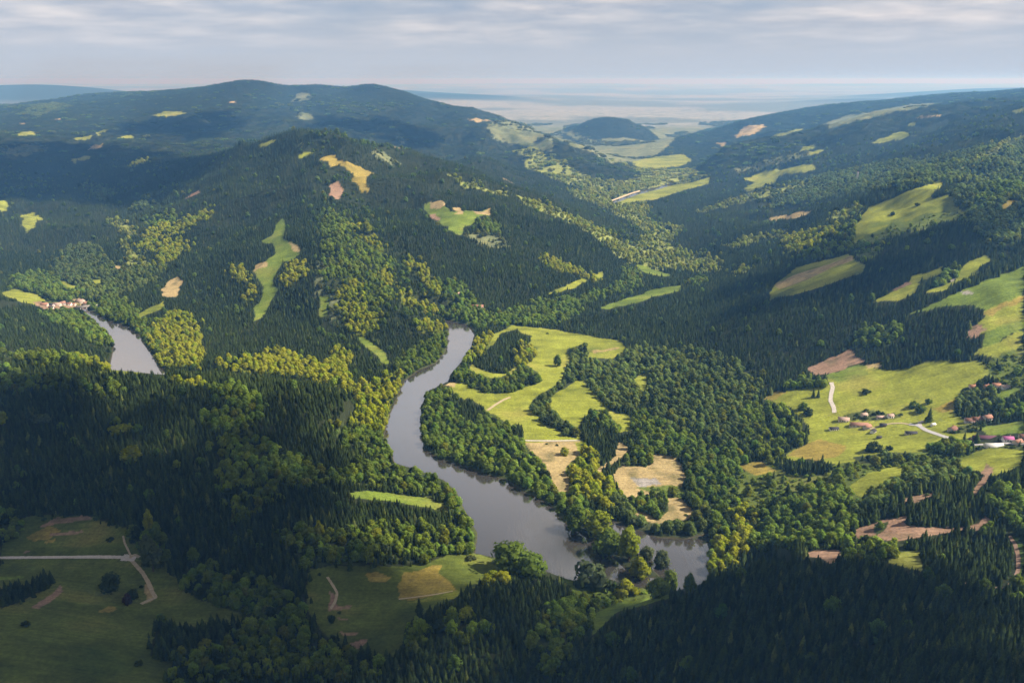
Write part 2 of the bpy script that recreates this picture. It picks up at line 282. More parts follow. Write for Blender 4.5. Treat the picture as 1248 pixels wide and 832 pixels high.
# ------------------------------------------------------------------ land cover, traced patch by patch (photo pixels, dropped on the ground)
# C spruce  c spruce with some broadleaf  M half and half  B broadleaf  b grey-green broadleaf  Y yellow-green broadleaf  U scrub on grass
# g green meadow  y yellow-green meadow  o golden grass  t straw  s bare soil  k grey gravel  L pale scrub  d meadow green with shade put into its colour
COVER_TXT = """
L 590,136 905,133 895,146 880,153 862,158 838,164 822,171 806,186 780,196 745,200 722,186 700,180 682,171 660,162 640,152 615,143
C 685,170 690,156 715,145 740,141 765,146 790,159 806,170 790,172 760,168 740,172 710,170
b 25,141 40,132 62,124 85,131 70,135 48,140 44,144 38,141
y 185,141 200,136 222,136 228,139 205,142 195,143
y 16,164 44,159 45,164 22,167
y 90,169 110,165 122,157 133,158 112,167 95,171
y 143,169 155,165 163,167 150,170
t 110,181 124,174 127,179 108,183
y 84,195 110,190 112,193 90,199
t 24,150 34,149 30,152
Y 160,200 178,195 181,198 165,204
t 67,146 75,144 74,147
L 0,180 40,175 60,182 30,190 0,190
y 315,177 330,171 336,172 330,177 318,179
y 363,175 371,176 368,179
y 362,192 378,184 386,184 370,193 363,195
L 453,187 463,182 478,192 490,201 478,202 460,195
L 354,125 362,114 378,114 380,120 366,124
L 361,145 366,133 382,144 372,147
y 357,158 374,157 366,160
t 280,124 288,123 287,126 281,126
L 482,168 492,167 494,174 486,176
t 476,178 482,179 488,182 480,181
L 593,156 598,149 614,147 630,150 655,160 672,170 675,178 672,186 655,180 632,176 616,173 602,170 600,163
V 625,185 640,180 655,180 668,190 685,197 700,207 715,213 730,225 750,232 765,238 740,241 715,232 690,224 660,212 640,205 640,192
t 565,145 590,145 600,148 585,150
L 660,150 672,158 700,162 725,172 745,168 775,171 800,176 812,174 810,182 785,183 748,191 742,190 720,178 690,165
y 770,197 800,191 832,188 845,195 830,203 800,206 775,204
V 735,193 760,200 775,206 800,206 850,208 860,215 840,222 800,228 770,233 750,238 720,230 700,222 720,218 760,222 785,214 770,205
t 896,166 905,155 930,151 934,155 915,165 900,168
t 870,175 886,173 882,179
L 1000,152 1030,142 1070,135 1110,127 1150,125 1130,130 1090,138 1050,147 1010,157
y 940,166 975,157 980,155 975,160 945,168
y 959,178 972,173 970,178
y 962,191 985,178 995,175 992,181 970,186
y 961,192 995,183 1005,183 1000,187 970,193
y 1060,174 1085,165 1095,161 1110,165 1130,162 1105,168 1070,175
y 1108,153 1120,148 1118,151 1110,155
t 1118,143 1148,140 1147,142 1120,144
y 1234,135 1248,131 1248,137 1236,138
L 895,205 930,196 960,190 990,185 985,190 950,198 920,208 900,210
y 905,219 930,210 953,206 990,200 993,206 975,211 950,214 925,222
y 905,230 925,220 950,214 945,222 930,228 910,234
L 880,245 930,230 950,226 945,232 900,245 882,250
b 940,232 1000,215 1080,200 1150,190 1200,180 1248,170 1248,215 1180,222 1100,228 1000,245 940,255
V 690,232 740,236 745,245 775,246 790,250 785,265 800,275 832,277 820,290 818,300 835,306 880,320 878,330 860,333 830,331 805,326 790,318 770,305 788,283 765,268 750,262 740,255 720,247 700,240
y 745,246 755,241 770,235 800,229 840,223 866,216 864,224 830,233 800,243 780,245 760,248
V 630,238 660,248 700,265 740,285 780,305 815,322 810,330 790,325 770,315 755,308 730,293 700,275 670,262 640,250
C 630,226 690,245 735,265 780,285 775,290 740,277 700,262 650,244
V 735,292 760,298 790,310 815,325 800,330 775,325 750,312
g 773,321 790,325 822,337 805,337 785,332
B 560,345 600,385 640,374 690,364 715,361 740,354 765,344 758,328 775,330 783,337 776,351 760,356 735,363 712,373 700,386 680,396 640,398 620,400 600,396 585,402 570,396 556,400 545,394 534,385 545,375 540,360 530,345
g 727,374 745,370 775,361 800,352 834,347 830,354 800,361 760,373 735,377
B 835,345 870,338 880,345 850,352
y 665,360 680,352 735,330 735,338 700,350
Y 658,315 680,318 705,330 735,342 730,346 700,336 672,330
c 395,190 440,230 470,290 520,340 545,375 530,390 480,445 430,470 380,455 390,340 380,260
M 395,258 420,262 440,280 470,310 482,340 472,372 455,382 440,350 415,350 395,342 392,300
C 395,395 420,400 445,412 462,400 500,385 535,400 515,440 480,450 455,440 430,420
o 390,193 397,190 406,190 411,196 430,200 452,209 457,210 449,213 447,225 453,235 440,230 430,222 430,212 417,205 412,201 403,203 400,197 390,196
s 402,226 413,222 420,232 410,243 402,238
g 345,267 351,275 348,280 347,288 352,296 366,300 366,307 360,315 345,320 336,335 332,345 341,352 335,362 325,375 316,388 309,393 309,375 318,365 320,350 314,340 312,335 309,327 324,318 336,308 335,300 318,294 332,287 335,275
t 352,297 365,300 365,306 356,304
t 309,325 326,318 327,325 312,330
Y 350,328 365,315 377,330 365,343 350,349 340,346
L 385,323 398,320 396,340 388,365 384,362
g 388,362 400,364 401,382 390,386
L 402,362 412,355 413,395 403,395
Y 412,355 420,345 432,340 442,350 440,365 445,380 463,388 458,405 440,412 425,402 415,390 412,370
Y 422,275 430,272 445,285 455,290 465,297 468,305 455,300 440,290
Y 487,357 495,352 510,365 528,368 533,378 525,384 505,377 490,368
Y 497,322 505,312 515,325 525,338 533,352 540,362 530,360 520,350 508,338
Y 460,335 470,325 480,345 478,352 468,348
g 518,250 525,245 540,247 552,258 575,256 580,258 597,253 597,263 585,263 575,272 566,276 560,287 548,281 535,271 522,262
t 526,246 538,245 546,251 536,254 526,253
t 553,253 562,253 563,260 555,260
t 576,257 588,258 596,253 597,262 580,261
s 522,262 530,260 535,270 528,270
B 575,272 590,266 607,275 612,283 600,285 585,280
L 560,287 575,284 592,285 612,290 622,300 610,302 595,303 580,297
V 545,214 560,218 590,230 620,234 618,240 590,234 565,226
t 612,218 624,222 640,228 624,225
g 433,409 445,412 460,422 472,434 478,444 470,444 455,430 440,418
C 0,205 100,215 170,240 210,250 175,275 165,300 140,320 60,300 0,330
c 0,205 60,215 60,235 0,240
y 25,262 45,259 50,267 40,277 33,284 28,275
y 0,244 10,248 8,257 0,258
b 95,228 110,223 130,227 141,234 130,246 112,243
b 155,255 175,243 185,243 180,252 165,260
Y 178,283 190,278 210,275 230,268 250,260 263,257 255,265 235,275 215,285 200,290 185,294 178,293
Y 172,297 185,293 187,300 180,309 173,306
Y 190,305 205,290 220,285 222,295 233,302 215,315 200,325 187,335 186,328 200,312
B 175,268 200,262 215,262 215,270 195,275 178,276
V 145,290 160,300 175,318 185,330 170,337 155,322
V 130,268 140,266 160,278 168,288 160,287
s 223,243 235,236 244,232 242,236 230,241
b 67,320 80,305 95,298 120,302 125,318 150,325 165,330 182,330 200,325 190,345 165,352 140,364 120,368 100,358 75,350 68,335
B 17,342 25,335 55,333 70,345 95,352 98,360 82,369 62,367 50,357 20,353
y 70,342 80,343 96,352 85,352
y 113,341 128,340 127,346 115,347
t 136,322 150,325 152,328 140,328
y 0,358 20,352 45,359 58,367 46,371 30,369 10,363
s 40,368 52,367 66,368 88,368 108,371 110,374 92,375 66,377 52,376
W 48,368 60,367 75,367 92,367 104,370 100,373 80,372 60,371
t 90,365 98,362 106,370 95,371
B 110,376 130,362 155,368 172,385 178,400 184,414 196,420 186,432 176,416 168,406 152,396 130,388
Y 184,420 186,400 205,388 222,375 235,390 246,410 246,450 200,450 187,440
C 190,352 215,365 232,380 225,385 205,375 190,370
y 166,384 180,376 195,370 204,366 200,375 185,382 172,387
t 194,362 202,345 215,338 225,342 220,350 214,362
Y 280,328 295,325 310,340 302,346 285,341
Y 297,357 310,350 312,362 300,369
B 52,382 80,378 100,385 115,390 130,404 137,420 120,424 100,410 80,400 60,392
C -40,355 0,362 25,373 60,395 100,424 130,440 130,448 60,446 -40,446
M 0,428 60,430 110,438 120,446 60,446 0,440
Y 95,440 110,436 128,448 150,446 182,448 184,456 150,458 120,455
B 0,448 20,455 45,462 70,468 100,470 140,475 162,479 160,483 120,482 80,478 40,477 15,480 0,470
Y 195,458 210,460 250,470 250,474 215,468
B 255,472 285,470 312,482 330,490 320,505 295,502 278,492 262,484
B 240,505 270,500 300,502 330,520 340,540 305,533 280,530 255,525
L 36,508 52,502 62,506 50,514 38,515
B 132,516 145,515 162,526 150,528 138,524
C 312,457 380,468 430,488 436,505 425,520 400,512 340,495 312,485
Y 255,448 290,440 315,438 325,425 345,430 370,440 390,445 402,425 420,425 430,445 435,465 450,470 480,458 492,455 484,475 474,500 470,520 462,533 440,527 430,515 438,495 425,480 400,470 370,460 340,456 312,457 280,454
C 395,420 405,418 410,432 400,445 380,440
C 435,432 455,440 472,455 460,468 432,468 425,450
B 480,450 495,435 515,420 540,410 546,400 544,428 531,441 511,450 494,462
Y 505,395 520,392 540,400 530,408 512,403
B 395,515 415,518 440,525 462,534 470,545 480,564 470,569 455,562 440,547 420,537 400,530
C 320,500 395,520 440,550 465,570 430,575 390,570 340,550 310,530
M 255,535 300,535 340,550 345,575 330,620 300,640 270,610
B 312,562 340,555 372,565 402,575 400,592 370,598 340,592 312,592
M 400,575 435,572 440,592 400,592
B 435,575 450,567 482,566 520,577 552,592 568,622 584,652 577,669 560,645 545,617 520,604 480,599 445,594
g 390,596 420,601 450,598 480,602 520,607 545,618 552,625 530,621 500,613 460,608 430,606 400,601
C 400,602 430,606 500,614 545,626 562,645 540,655 480,650 430,650 390,655 345,645 350,610
M 337,657 345,648 365,650 390,655 430,645 500,640 545,645 560,645 582,652 576,672 550,676 520,681 490,686 440,689 400,689 374,689 360,674
B 340,660 365,662 430,668 440,688 374,689
B 540,655 582,652 576,672 545,676
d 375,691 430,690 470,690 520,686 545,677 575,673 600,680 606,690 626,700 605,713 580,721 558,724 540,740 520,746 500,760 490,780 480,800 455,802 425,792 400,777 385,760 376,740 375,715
o 485,712 490,697 510,694 528,689 538,690 534,697 548,708 556,720 530,725 500,731 486,729
o 445,700 460,697 475,702 470,708 452,708
y 548,718 580,722 560,727 520,732 490,735 520,728
s 401,719 411,728 412,738 428,739 426,743 400,744 404,732
s 415,769 436,771 432,775 420,774
s 427,784 449,778 447,783 436,791
s 410,752 425,753 424,755 411,754
B 225,700 262,695 300,705 340,712 360,730 377,752 378,765 350,772 310,758 270,745 240,728 225,712
C 180,765 200,763 270,762 290,772 260,800 215,802 182,798
M 210,800 260,790 300,765 350,772 385,768 400,785 425,800 460,812 470,832 215,832
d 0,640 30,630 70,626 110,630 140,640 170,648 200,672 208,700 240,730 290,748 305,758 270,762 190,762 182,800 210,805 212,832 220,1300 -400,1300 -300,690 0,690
o 30,655 60,638 75,645 60,656 35,658
s 45,642 70,630 110,629 112,633 75,636
s 60,649 100,645 102,648 62,652
o 54,658 70,654 72,657 58,661
s 26,672 36,669 35,672 28,674
s 40,740 60,725 72,714 74,722 60,735 48,742
o 122,744 135,739 146,741 140,745 124,746
t 176,712 183,708 187,716 190,727 182,733 174,735 178,727 175,720
g 0,700 28,702 28,705 0,706
B 0,620 20,622 28,640 22,655 0,662
B 160,655 185,640 200,655 210,690 190,690 172,680
C 0,718 40,712 62,703 67,708 55,718 20,735 0,742
C 527,748 537,735 560,724 590,712 615,705 650,703 682,715 702,735 690,758 640,770 600,762 560,752
Y 590,712 620,704 640,706 610,714 580,722
M 495,770 530,752 570,755 600,765 590,778 520,790 495,792
C 488,795 580,776 630,780 690,790 720,835 720,1000 460,1000 462,830
B 655,745 672,740 702,730 722,742 737,757 726,772 702,782 680,786 660,776
B 640,770 690,785 700,800 672,832 640,832 665,800 650,785
g 685,704 712,711 748,719 742,727 715,730 698,720
g 726,746 760,732 800,725 815,729 780,739 752,746 735,762 722,774 724,760
C 735,765 752,748 785,740 815,730 880,703 960,690 1050,693 1120,700 1180,715 1260,748 1300,1000 690,1000 680,840 710,790
U 695,725 745,722 790,716 812,722 800,727 760,732 726,745 705,738
B 600,662 625,668 655,685 666,697 640,705 612,695 600,685
y 590,412 625,396 690,404 760,416 762,433 720,440 690,452 690,460 735,470 745,500 765,512 775,525 750,527 735,508 706,505 707,533 712,540 700,600 690,602 672,590 660,560 640,537 605,507 575,492 545,474 556,464 580,440
y 548,472 570,466 600,480 630,478 650,490 655,515 680,531 640,533 600,503 570,490
C 572,440 590,428 600,420 610,406 630,402 648,410 646,417 633,425 632,445 620,455 600,455 585,450
B 560,443 575,455 600,461 625,456 640,445 655,453 662,464 640,473 620,479 590,479 562,467 548,461
Y 630,428 645,418 657,424 650,436 640,446 630,450
Y 565,438 578,420 600,406 590,428 572,442 560,446
B 512,495 518,479 545,476 560,485 600,505 635,527 640,537 655,555 672,585 694,604 724,626 690,641 660,617 620,592 590,582 555,569 530,557 514,545 511,515
t 541,470 547,466 556,466 552,473
C 553,490 570,484 590,497 592,510 575,521 560,510
C 625,516 635,518 638,530 628,533
b 690,447 700,432 710,425 720,440 712,455 700,466 680,477 668,487 674,500 690,514 706,524 702,533 685,529 665,516 650,503 649,487 668,475 688,463
y 671,490 685,480 710,472 722,480 733,492 730,500 715,503 705,517 690,509 674,498
y 700,434 720,426 755,418 757,425 757,434 735,435 715,436
t 722,428 754,422 755,424 724,430
b 690,425 712,418 716,428 712,436 757,436 765,428 792,420 795,450 792,482 785,492 770,502 745,500 735,490 725,478 715,470 708,456 700,445
y 742,502 766,505 774,515 765,521 748,519
y 772,460 788,455 788,475 782,480
t 636,538 706,537 714,548 702,560 694,570 694,598 680,600 674,588 664,568 652,552
y 700,538 712,540 712,552 704,556
B 712,512 722,500 740,500 756,520 750,532 728,526
C 718,534 732,520 748,525 750,545 740,562 724,566 716,552
Y 690,570 700,560 712,545 722,556 727,575 745,590 758,603 768,618 745,625 720,613 696,602
t 752,540 768,545 757,556 745,568 732,578 724,574 738,566 748,555
t 745,580 760,568 790,556 815,552 832,565 836,582 830,602 847,626 830,633 800,639 780,630 765,614 757,600
k 768,582 798,582 806,590 778,592
U 770,592 830,592 842,606 806,606
B 758,563 772,546 796,554 792,566 765,569
B 766,607 788,603 812,608 814,622 802,634 786,624 768,619
b 745,602 760,606 776,626 800,640 832,636 848,626 872,618 866,645 836,655 800,652 772,640 752,622
C 775,410 850,395 930,370 960,400 985,440 930,480 900,470 850,440 795,440
b 792,430 850,428 900,442 932,478 906,500 900,522 860,505 820,490 795,478
B 768,508 800,500 850,515 900,525 910,560 895,600 885,650 880,690 862,700 864,645 872,618 848,622 838,600 838,560 800,552 772,535
b 795,480 850,490 905,520 905,555 860,540 800,520
Y 862,702 880,650 895,610 920,585 940,580 945,640 910,672 880,700
U 885,600 905,575 940,560 1000,570 1040,580 1080,560 1105,566 1062,590 1040,620 1000,642 950,642 915,625
B 915,625 950,610 1000,600 1040,612 1042,640 1020,665 960,672 910,675
U 940,556 1020,566 1080,556 1150,548 1185,556 1110,588 1045,602 1000,605 950,592
o 900,566 925,562 946,574 920,579
M 904,500 940,489 960,503 984,528 982,545 960,556 930,558 904,556
y 936,487 985,466 1008,464 1012,455 1055,446 1090,450 1120,443 1190,438 1208,455 1172,475 1165,490 1166,506 1182,515 1190,530 1150,546 1120,551 1080,556 1020,566 968,561 955,556 986,541 986,522 962,496
W 1020,509 1035,502 1062,499 1088,505 1100,503 1098,507 1075,511 1060,512 1040,511 1024,511
W 1160,522 1175,518 1200,516 1206,520 1185,526 1165,530
W 1175,542 1200,538 1248,543 1248,548 1190,548
W 1180,474 1230,476 1228,480 1185,479
o 962,555 985,540 1000,535 1032,543 1020,556 990,562
o 1138,500 1164,485 1164,502 1150,503
g 1005,458 1030,448 1055,446 1060,456 1020,465
s 985,449 1010,438 1035,426 1042,436 1056,442 1035,447 1005,456 990,456
t 1055,444 1075,440 1072,446 1058,448
o 928,486 950,476 962,478 940,488
C 945,561 962,562 985,560 1016,565 1011,578 990,581 960,578
B 960,466 985,461 1012,465 1008,471 965,476
b 1165,495 1170,475 1192,468 1215,482 1228,490 1200,505 1192,500 1172,503
U 1200,440 1225,425 1248,415 1248,480 1225,485 1205,462
y 1190,430 1225,412 1248,400 1248,420 1215,436
g 1192,521 1248,512 1248,527 1202,531
g 1213,480 1240,472 1236,482 1216,487
B 1205,500 1248,490 1248,510 1215,512
y 1160,558 1210,545 1248,548 1248,566 1222,576 1200,582 1180,572
y 1036,592 1060,576 1090,568 1112,572 1096,585 1070,592 1050,606 1040,602
b 1108,582 1150,562 1198,576 1190,592 1150,592 1110,602 1050,625 1042,640 1040,610
b 1040,558 1075,552 1110,552 1112,560 1080,564 1045,566
B 1125,542 1150,535 1190,540 1180,552 1150,557 1130,552
C 1060,625 1110,610 1190,605 1205,620 1190,640 1165,643 1130,642 1110,636
s 1098,610 1112,605 1140,600 1142,603 1118,611 1105,614
s 1196,580 1204,565 1212,570 1200,590 1190,604 1184,600
B 1200,600 1248,590 1248,652 1220,645
s 1038,645 1055,640 1080,632 1105,627 1108,640 1130,643 1165,645 1193,638 1200,625 1207,633 1192,645 1160,650 1120,656 1085,660 1060,656 1045,656
B 1064,642 1082,634 1080,645 1070,652
s 975,677 990,670 1020,669 1025,682 1012,686 1000,679
M 1025,662 1065,655 1105,662 1104,672 1080,684 1040,686 1022,680
g 1078,684 1105,670 1124,672 1122,685 1127,696 1105,691
C 1123,662 1160,653 1200,646 1225,650 1237,675 1240,700 1225,714 1180,708 1150,700 1127,692
g 1234,655 1248,655 1248,700 1243,715 1242,690
B 1228,722 1244,715 1248,720 1248,745 1235,735
C 800,400 870,335 960,290 1040,255 1100,235 1150,225 1100,260 1030,290 950,330 880,370
V 850,257 880,248 910,240 940,232 985,224 985,228 945,238 910,246 880,254 855,260
V 885,331 905,326 922,324 915,330 895,335
V 1180,236 1215,222 1248,214 1248,224 1215,236 1185,246
V 1172,206 1200,186 1225,172 1248,163 1248,173 1220,187 1195,202
V 1010,262 1035,252 1055,250 1045,262 1020,272
V 880,300 930,286 960,280 955,286 900,303
b 1150,240 1200,222 1248,203 1248,300 1210,300 1182,272 1172,252
B 1190,235 1220,222 1248,215 1248,235 1215,250 1190,260
o 1217,252 1232,243 1236,246 1222,257
y 1028,282 1050,268 1056,253 1085,242 1110,232 1140,222 1150,218 1146,230 1135,243 1160,236 1162,247 1176,260 1176,267 1150,273 1120,281 1100,286 1060,298 1040,298 1036,288
U 1058,286 1090,272 1130,262 1170,256 1176,266 1110,283 1050,300 1045,294
B 1028,284 1042,268 1042,290 1032,300
Y 953,292 1000,281 1020,274 1012,290 970,310 958,305
B 966,314 1000,302 1045,296 1062,300 1030,308 975,320
t 935,266 960,261 990,256 988,260 965,267 945,268
y 944,347 970,326 1000,319 1035,309 1040,315 1056,322 1050,333 1010,346 970,359 945,363 936,368
t 944,347 975,332 1010,322 1036,312 1040,317 1010,328 985,340 950,352
U 1040,312 1060,302 1085,298 1062,318
y 1064,369 1090,352 1110,346 1111,338 1150,323 1148,333 1120,345 1118,356 1104,363
s 1085,353 1105,344 1112,345 1092,354
y 1128,358 1142,350 1164,343 1172,325 1203,308 1207,319 1195,332 1150,353
B 1140,345 1150,330 1170,325 1165,340 1150,348
g 1104,383 1150,366 1170,356 1200,343 1248,324 1248,360 1205,378 1188,372 1150,374
y 1184,402 1200,379 1248,358 1248,388 1225,392 1202,406
o 1196,382 1225,370 1248,360 1248,366 1205,386
k 1172,356 1185,355 1190,358 1176,360
k 1158,341 1164,339 1167,342 1160,344
s 1175,405 1190,394 1200,400 1190,412
g 1200,405 1225,392 1248,388 1248,400 1225,410 1200,425
B 1040,405 1085,395 1100,405 1080,425 1045,425
"""
COVER = []          # (class, world polygon, bbox)


def build_cover():
    rows, pix = [], []
    for ln in COVER_TXT.strip().splitlines():
        c, rest = ln.split(' ', 1)
        pts = dens(P(rest))
        rows.append((c, len(pts))); pix.append(pts)
    allp = np.concatenate(pix)
    x, y, z = ground(allp[:, 0], np.maximum(allp[:, 1], 99.0))
    i = 0
    for c, n in rows:
        w = np.stack([x[i:i + n], y[i:i + n]], 1); i += n
        COVER.append((c, w, w.min(0), w.max(0)))


build_cover()
CODES = "CcMBbYULgyotskVWd"


def cover_at(x, y):
    """Index into CODES of the land cover at each ground point."""
    d = np.hypot(x, y)
    amp = np.clip(d / 900, 0.5, 4) * 3.0
    xx = x + amp * fbm(x, y, 24, 3, 51); yy = y + 1.6 * amp * fbm(x, y, 24, 3, 61)
    out = np.zeros(x.shape, np.int8)
    n = fbm(x, y, 420, 3, 71)
    out[n > 0.42] = 1
    for c, w, lo, hi in COVER:
        m = (xx > lo[0]) & (xx < hi[0]) & (yy > lo[1]) & (yy < hi[1])
        if not m.any():
            continue
        idx = np.where(m)[0]
        ins = inside(xx[idx], yy[idx], w)
        out[idx[ins]] = CODES.index(c)
    return out


def in_river(x, y, margin=0.0):
    out = np.zeros(x.shape, bool)
    for poly in RIVERS:
        lo, hi = poly.min(0) - margin, poly.max(0) + margin
        m = (x > lo[0]) & (x < hi[0]) & (y > lo[1]) & (y < hi[1])
        if m.any():
            idx = np.where(m)[0]
            ins = inside(x[idx], y[idx], poly)
            if margin:
                ins |= seg_dist(x[idx], y[idx], poly) < margin
            out[idx[ins]] = True
    return out
# ------------------------------------------------------------------ object helpers
def tag(o, label=None, cat=None, group=None, kind=None):
    if label: o["label"] = label
    if cat: o["category"] = cat
    if group: o["group"] = group
    if kind: o["kind"] = kind
    return o


def link(name, me, parent=None, loc=None):
    o = bpy.data.objects.new(name, me)
    COL.objects.link(o)
    if parent is not None: o.parent = parent
    if loc is not None: o.location = loc
    return o


def mesh_np(name, verts, faces_flat, sizes, mat=None, smooth=True):
    me = bpy.data.meshes.new(name)
    me.vertices.add(len(verts)); me.vertices.foreach_set("co", np.asarray(verts, np.float32).ravel())
    me.loops.add(len(faces_flat)); me.loops.foreach_set("vertex_index", np.asarray(faces_flat, np.int32))
    me.polygons.add(len(sizes))
    st = np.concatenate([[0], np.cumsum(sizes)[:-1]]).astype(np.int32)
    me.polygons.foreach_set("loop_start", st)
    me.polygons.foreach_set("loop_total", np.asarray(sizes, np.int32))
    if smooth: me.polygons.foreach_set("use_smooth", np.ones(len(sizes), bool))
    me.update(calc_edges=True)
    if mat: me.materials.append(mat)
    return me


def mat_new(name):
    m = bpy.data.materials.new(name); m.use_nodes = True
    nt = m.node_tree; nt.nodes.clear()
    out = nt.nodes.new("ShaderNodeOutputMaterial")
    b = nt.nodes.new("ShaderNodeBsdfPrincipled")
    nt.links.new(b.outputs[0], out.inputs[0])
    b.inputs["Specular IOR Level"].default_value = 0.15
    b.inputs["Roughness"].default_value = 0.9
    return m, nt, b, out


def node(nt, t, **kw):
    n = nt.nodes.new(t)
    for k, v in kw.items():
        if isinstance(v, (int, float, str, bool, tuple)) and hasattr(n, k): setattr(n, k, v)
    return n


def math_n(nt, op, a, b=None, c=None, clamp=False):
    n = nt.nodes.new("ShaderNodeMath"); n.operation = op; n.use_clamp = clamp
    for i, v in enumerate((a, b, c)):
        if v is None: continue
        if isinstance(v, (int, float)): n.inputs[i].default_value = v
        else: nt.links.new(v, n.inputs[i])
    return n.outputs[0]


def mix_c(nt, fac, a, b, mode='MIX'):
    n = nt.nodes.new("ShaderNodeMix"); n.data_type = 'RGBA'; n.blend_type = mode
    for s, v in ((n.inputs[0], fac), (n.inputs[6], a), (n.inputs[7], b)):
        if isinstance(v, (int, float)): s.default_value = v
        elif isinstance(v, tuple): s.default_value = v
        else: nt.links.new(v, s)
    return n.outputs[2]


def noise_n(nt, vec, scale, detail=4, rough=0.55, dim='3D'):
    n = nt.nodes.new("ShaderNodeTexNoise"); n.noise_dimensions = dim
    n.inputs["Scale"].default_value = scale; n.inputs["Detail"].default_value = detail; n.inputs["Roughness"].default_value = rough
    if vec is not None: nt.links.new(vec, n.inputs["Vector"])
    return n.outputs[0]


def remap(nt, v, a, b, c=0.0, d=1.0):
    n = nt.nodes.new("ShaderNodeMapRange"); n.clamp = True
    nt.links.new(v, n.inputs[0])
    for i, q in enumerate((a, b, c, d)): n.inputs[1 + i].default_value = q
    return n.outputs[0]


# ------------------------------------------------------------------ ground
GROUND = {  # base colours of the ground by land cover; d is darkened to deepen its shade
    'C': (.030, .036, .016), 'c': (.034, .042, .018), 'M': (.045, .055, .020), 'B': (.055, .072, .022), 'b': (.050, .062, .026),
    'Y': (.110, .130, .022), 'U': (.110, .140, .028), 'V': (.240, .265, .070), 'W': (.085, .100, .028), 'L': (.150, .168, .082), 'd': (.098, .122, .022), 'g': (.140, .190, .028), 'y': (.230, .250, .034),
    'o': (.290, .225, .050), 't': (.370, .280, .130), 's': (.300, .190, .125), 'k': (.300, .270, .240)}


def ground_mesh():
    u = np.concatenate([np.linspace(-1.6, -0.68, 50)[:-1], np.linspace(-0.68, 0.68, 900), np.linspace(0.68, 1.6, 50)[1:]])
    v = np.concatenate([np.linspace(math.log(45.0), math.log(600.0), 60)[:-1], np.linspace(math.log(600.0), math.log(9500.0), 1150),
                        np.linspace(math.log(9500.0), math.log(66000.0), 150)[1:]])
    V, U = np.meshgrid(v, u, indexing='ij')
    d = np.exp(V)
    X = U * d; Y = d - 220.0
    shp = X.shape
    X = X.ravel(); Y = Y.ravel()
    Z = height(X, Y)
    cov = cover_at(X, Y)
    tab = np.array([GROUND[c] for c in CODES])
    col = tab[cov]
    # fields of the far plain, paled in colour to stand in for thicker haze
    dist = np.hypot(X, Y)
    far = np.clip((dist - 7600) / 600, 0, 1)
    cell = fbm(X, Y * 0.6, 2600, 5, 91)
    strip = fbm(X * 0.35, Y, 700, 3, 95)
    f = np.clip((cell + 0.45 * strip - 0.02) * 5, 0, 1)[:, None]
    plain = (1 - f) * np.array((.130, .145, .105)) + f * np.array((.26, .265, .22))
    hill = np.clip((Z - 60) / 60, 0, 1)[:, None]
    plain = plain * (1 - hill) + hill * np.array((.030, .038, .020))
    col = col * (1 - far[:, None]) + plain * far[:, None]
    # mud at the water's edge
    mud = np.clip((0.9 - Z) / 0.7, 0, 1)[:, None] * (dist < 8000)[:, None]
    col = col * (1 - mud) + mud * np.array((.085, .070, .048))
    # worn and lush streaks in the open land (real differences in the sward)
    open_ = np.isin(cov, [CODES.index(c) for c in 'gyoULd'])
    n1 = fbm(X, Y, 70, 4, 101); n2 = fbm(X * 0.5 + Y * 0.3, Y * 1.6, 26, 4, 105); n3 = fbm(X, Y, 9, 3, 109)
    k = np.where(open_, 1.0, 0.35)
    col = col * (1 + k * (0.38 * n1 + 0.34 * n2 + 0.22 * n3))[:, None]
    dry = np.clip(n1 * 1.6 + n2 * 0.9 - 0.35, 0, 1) * open_ * 0.55
    col = col * (1 - dry[:, None]) + dry[:, None] * np.array((.235, .19, .055))
    lush = np.clip(-n1 * 1.4 - n2 * 0.6 - 0.3, 0, 1) * open_ * 0.6
    col = col * (1 - lush[:, None]) + lush[:, None] * np.array((.062, .105, .020))
    bare = np.isin(cov, [CODES.index(c) for c in 'tsk'])
    n4 = fbm(X, Y, 14, 4, 115)
    gb = np.clip(n4 * 1.8 - 0.15, 0, 1) * bare * 0.65
    col = col * (1 - gb[:, None]) + gb[:, None] * np.array((.085, .088, .034))
    col = np.clip(col, 0.004, 0.6)
    nr, nc = shp
    i = np.arange(nr * nc).reshape(shp)
    q = np.stack([i[:-1, :-1], i[:-1, 1:], i[1:, 1:], i[1:, :-1]], -1).reshape(-1, 4)
    me = mesh_np("ground", np.stack([X, Y, Z], 1), q.ravel(), np.full(len(q), 4))
    a = me.attributes.new("cover", 'FLOAT_COLOR', 'POINT')
    a.data.foreach_set("color", np.concatenate([col, np.ones((len(col), 1))], 1).astype(np.float32).ravel())
    return me


m, nt, b, out = mat_new("turf and soil")
at = node(nt, "ShaderNodeAttribute", attribute_name="cover")
geo = node(nt, "ShaderNodeNewGeometry")
n1 = noise_n(nt, geo.outputs["Position"], 0.35, 5, 0.65)
n2 = noise_n(nt, geo.outputs["Position"], 0.05, 4, 0.6)
k = math_n(nt, 'MULTIPLY', remap(nt, n1, 0.25, 0.75, 0.62, 1.38), remap(nt, n2, 0.3, 0.7, 0.85, 1.15))
mp = node(nt, "ShaderNodeMapping"); mp.inputs["Rotation"].default_value = (0, 0, R(28)); mp.inputs["Scale"].default_value = (0.012, 0.30, 0.0)
nt.links.new(geo.outputs["Position"], mp.inputs[0])
n4 = noise_n(nt, mp.outputs[0], 1.0, 3, 0.6)
k = math_n(nt, 'MULTIPLY', k, remap(nt, n4, 0.3, 0.7, 0.84, 1.16))
c = mix_c(nt, 1.0, at.outputs["Color"], k, 'MULTIPLY')
nt.links.new(c, b.inputs["Base Color"])
bp = node(nt, "ShaderNodeBump"); bp.inputs["Strength"].default_value = 0.5; bp.inputs["Distance"].default_value = 1.2
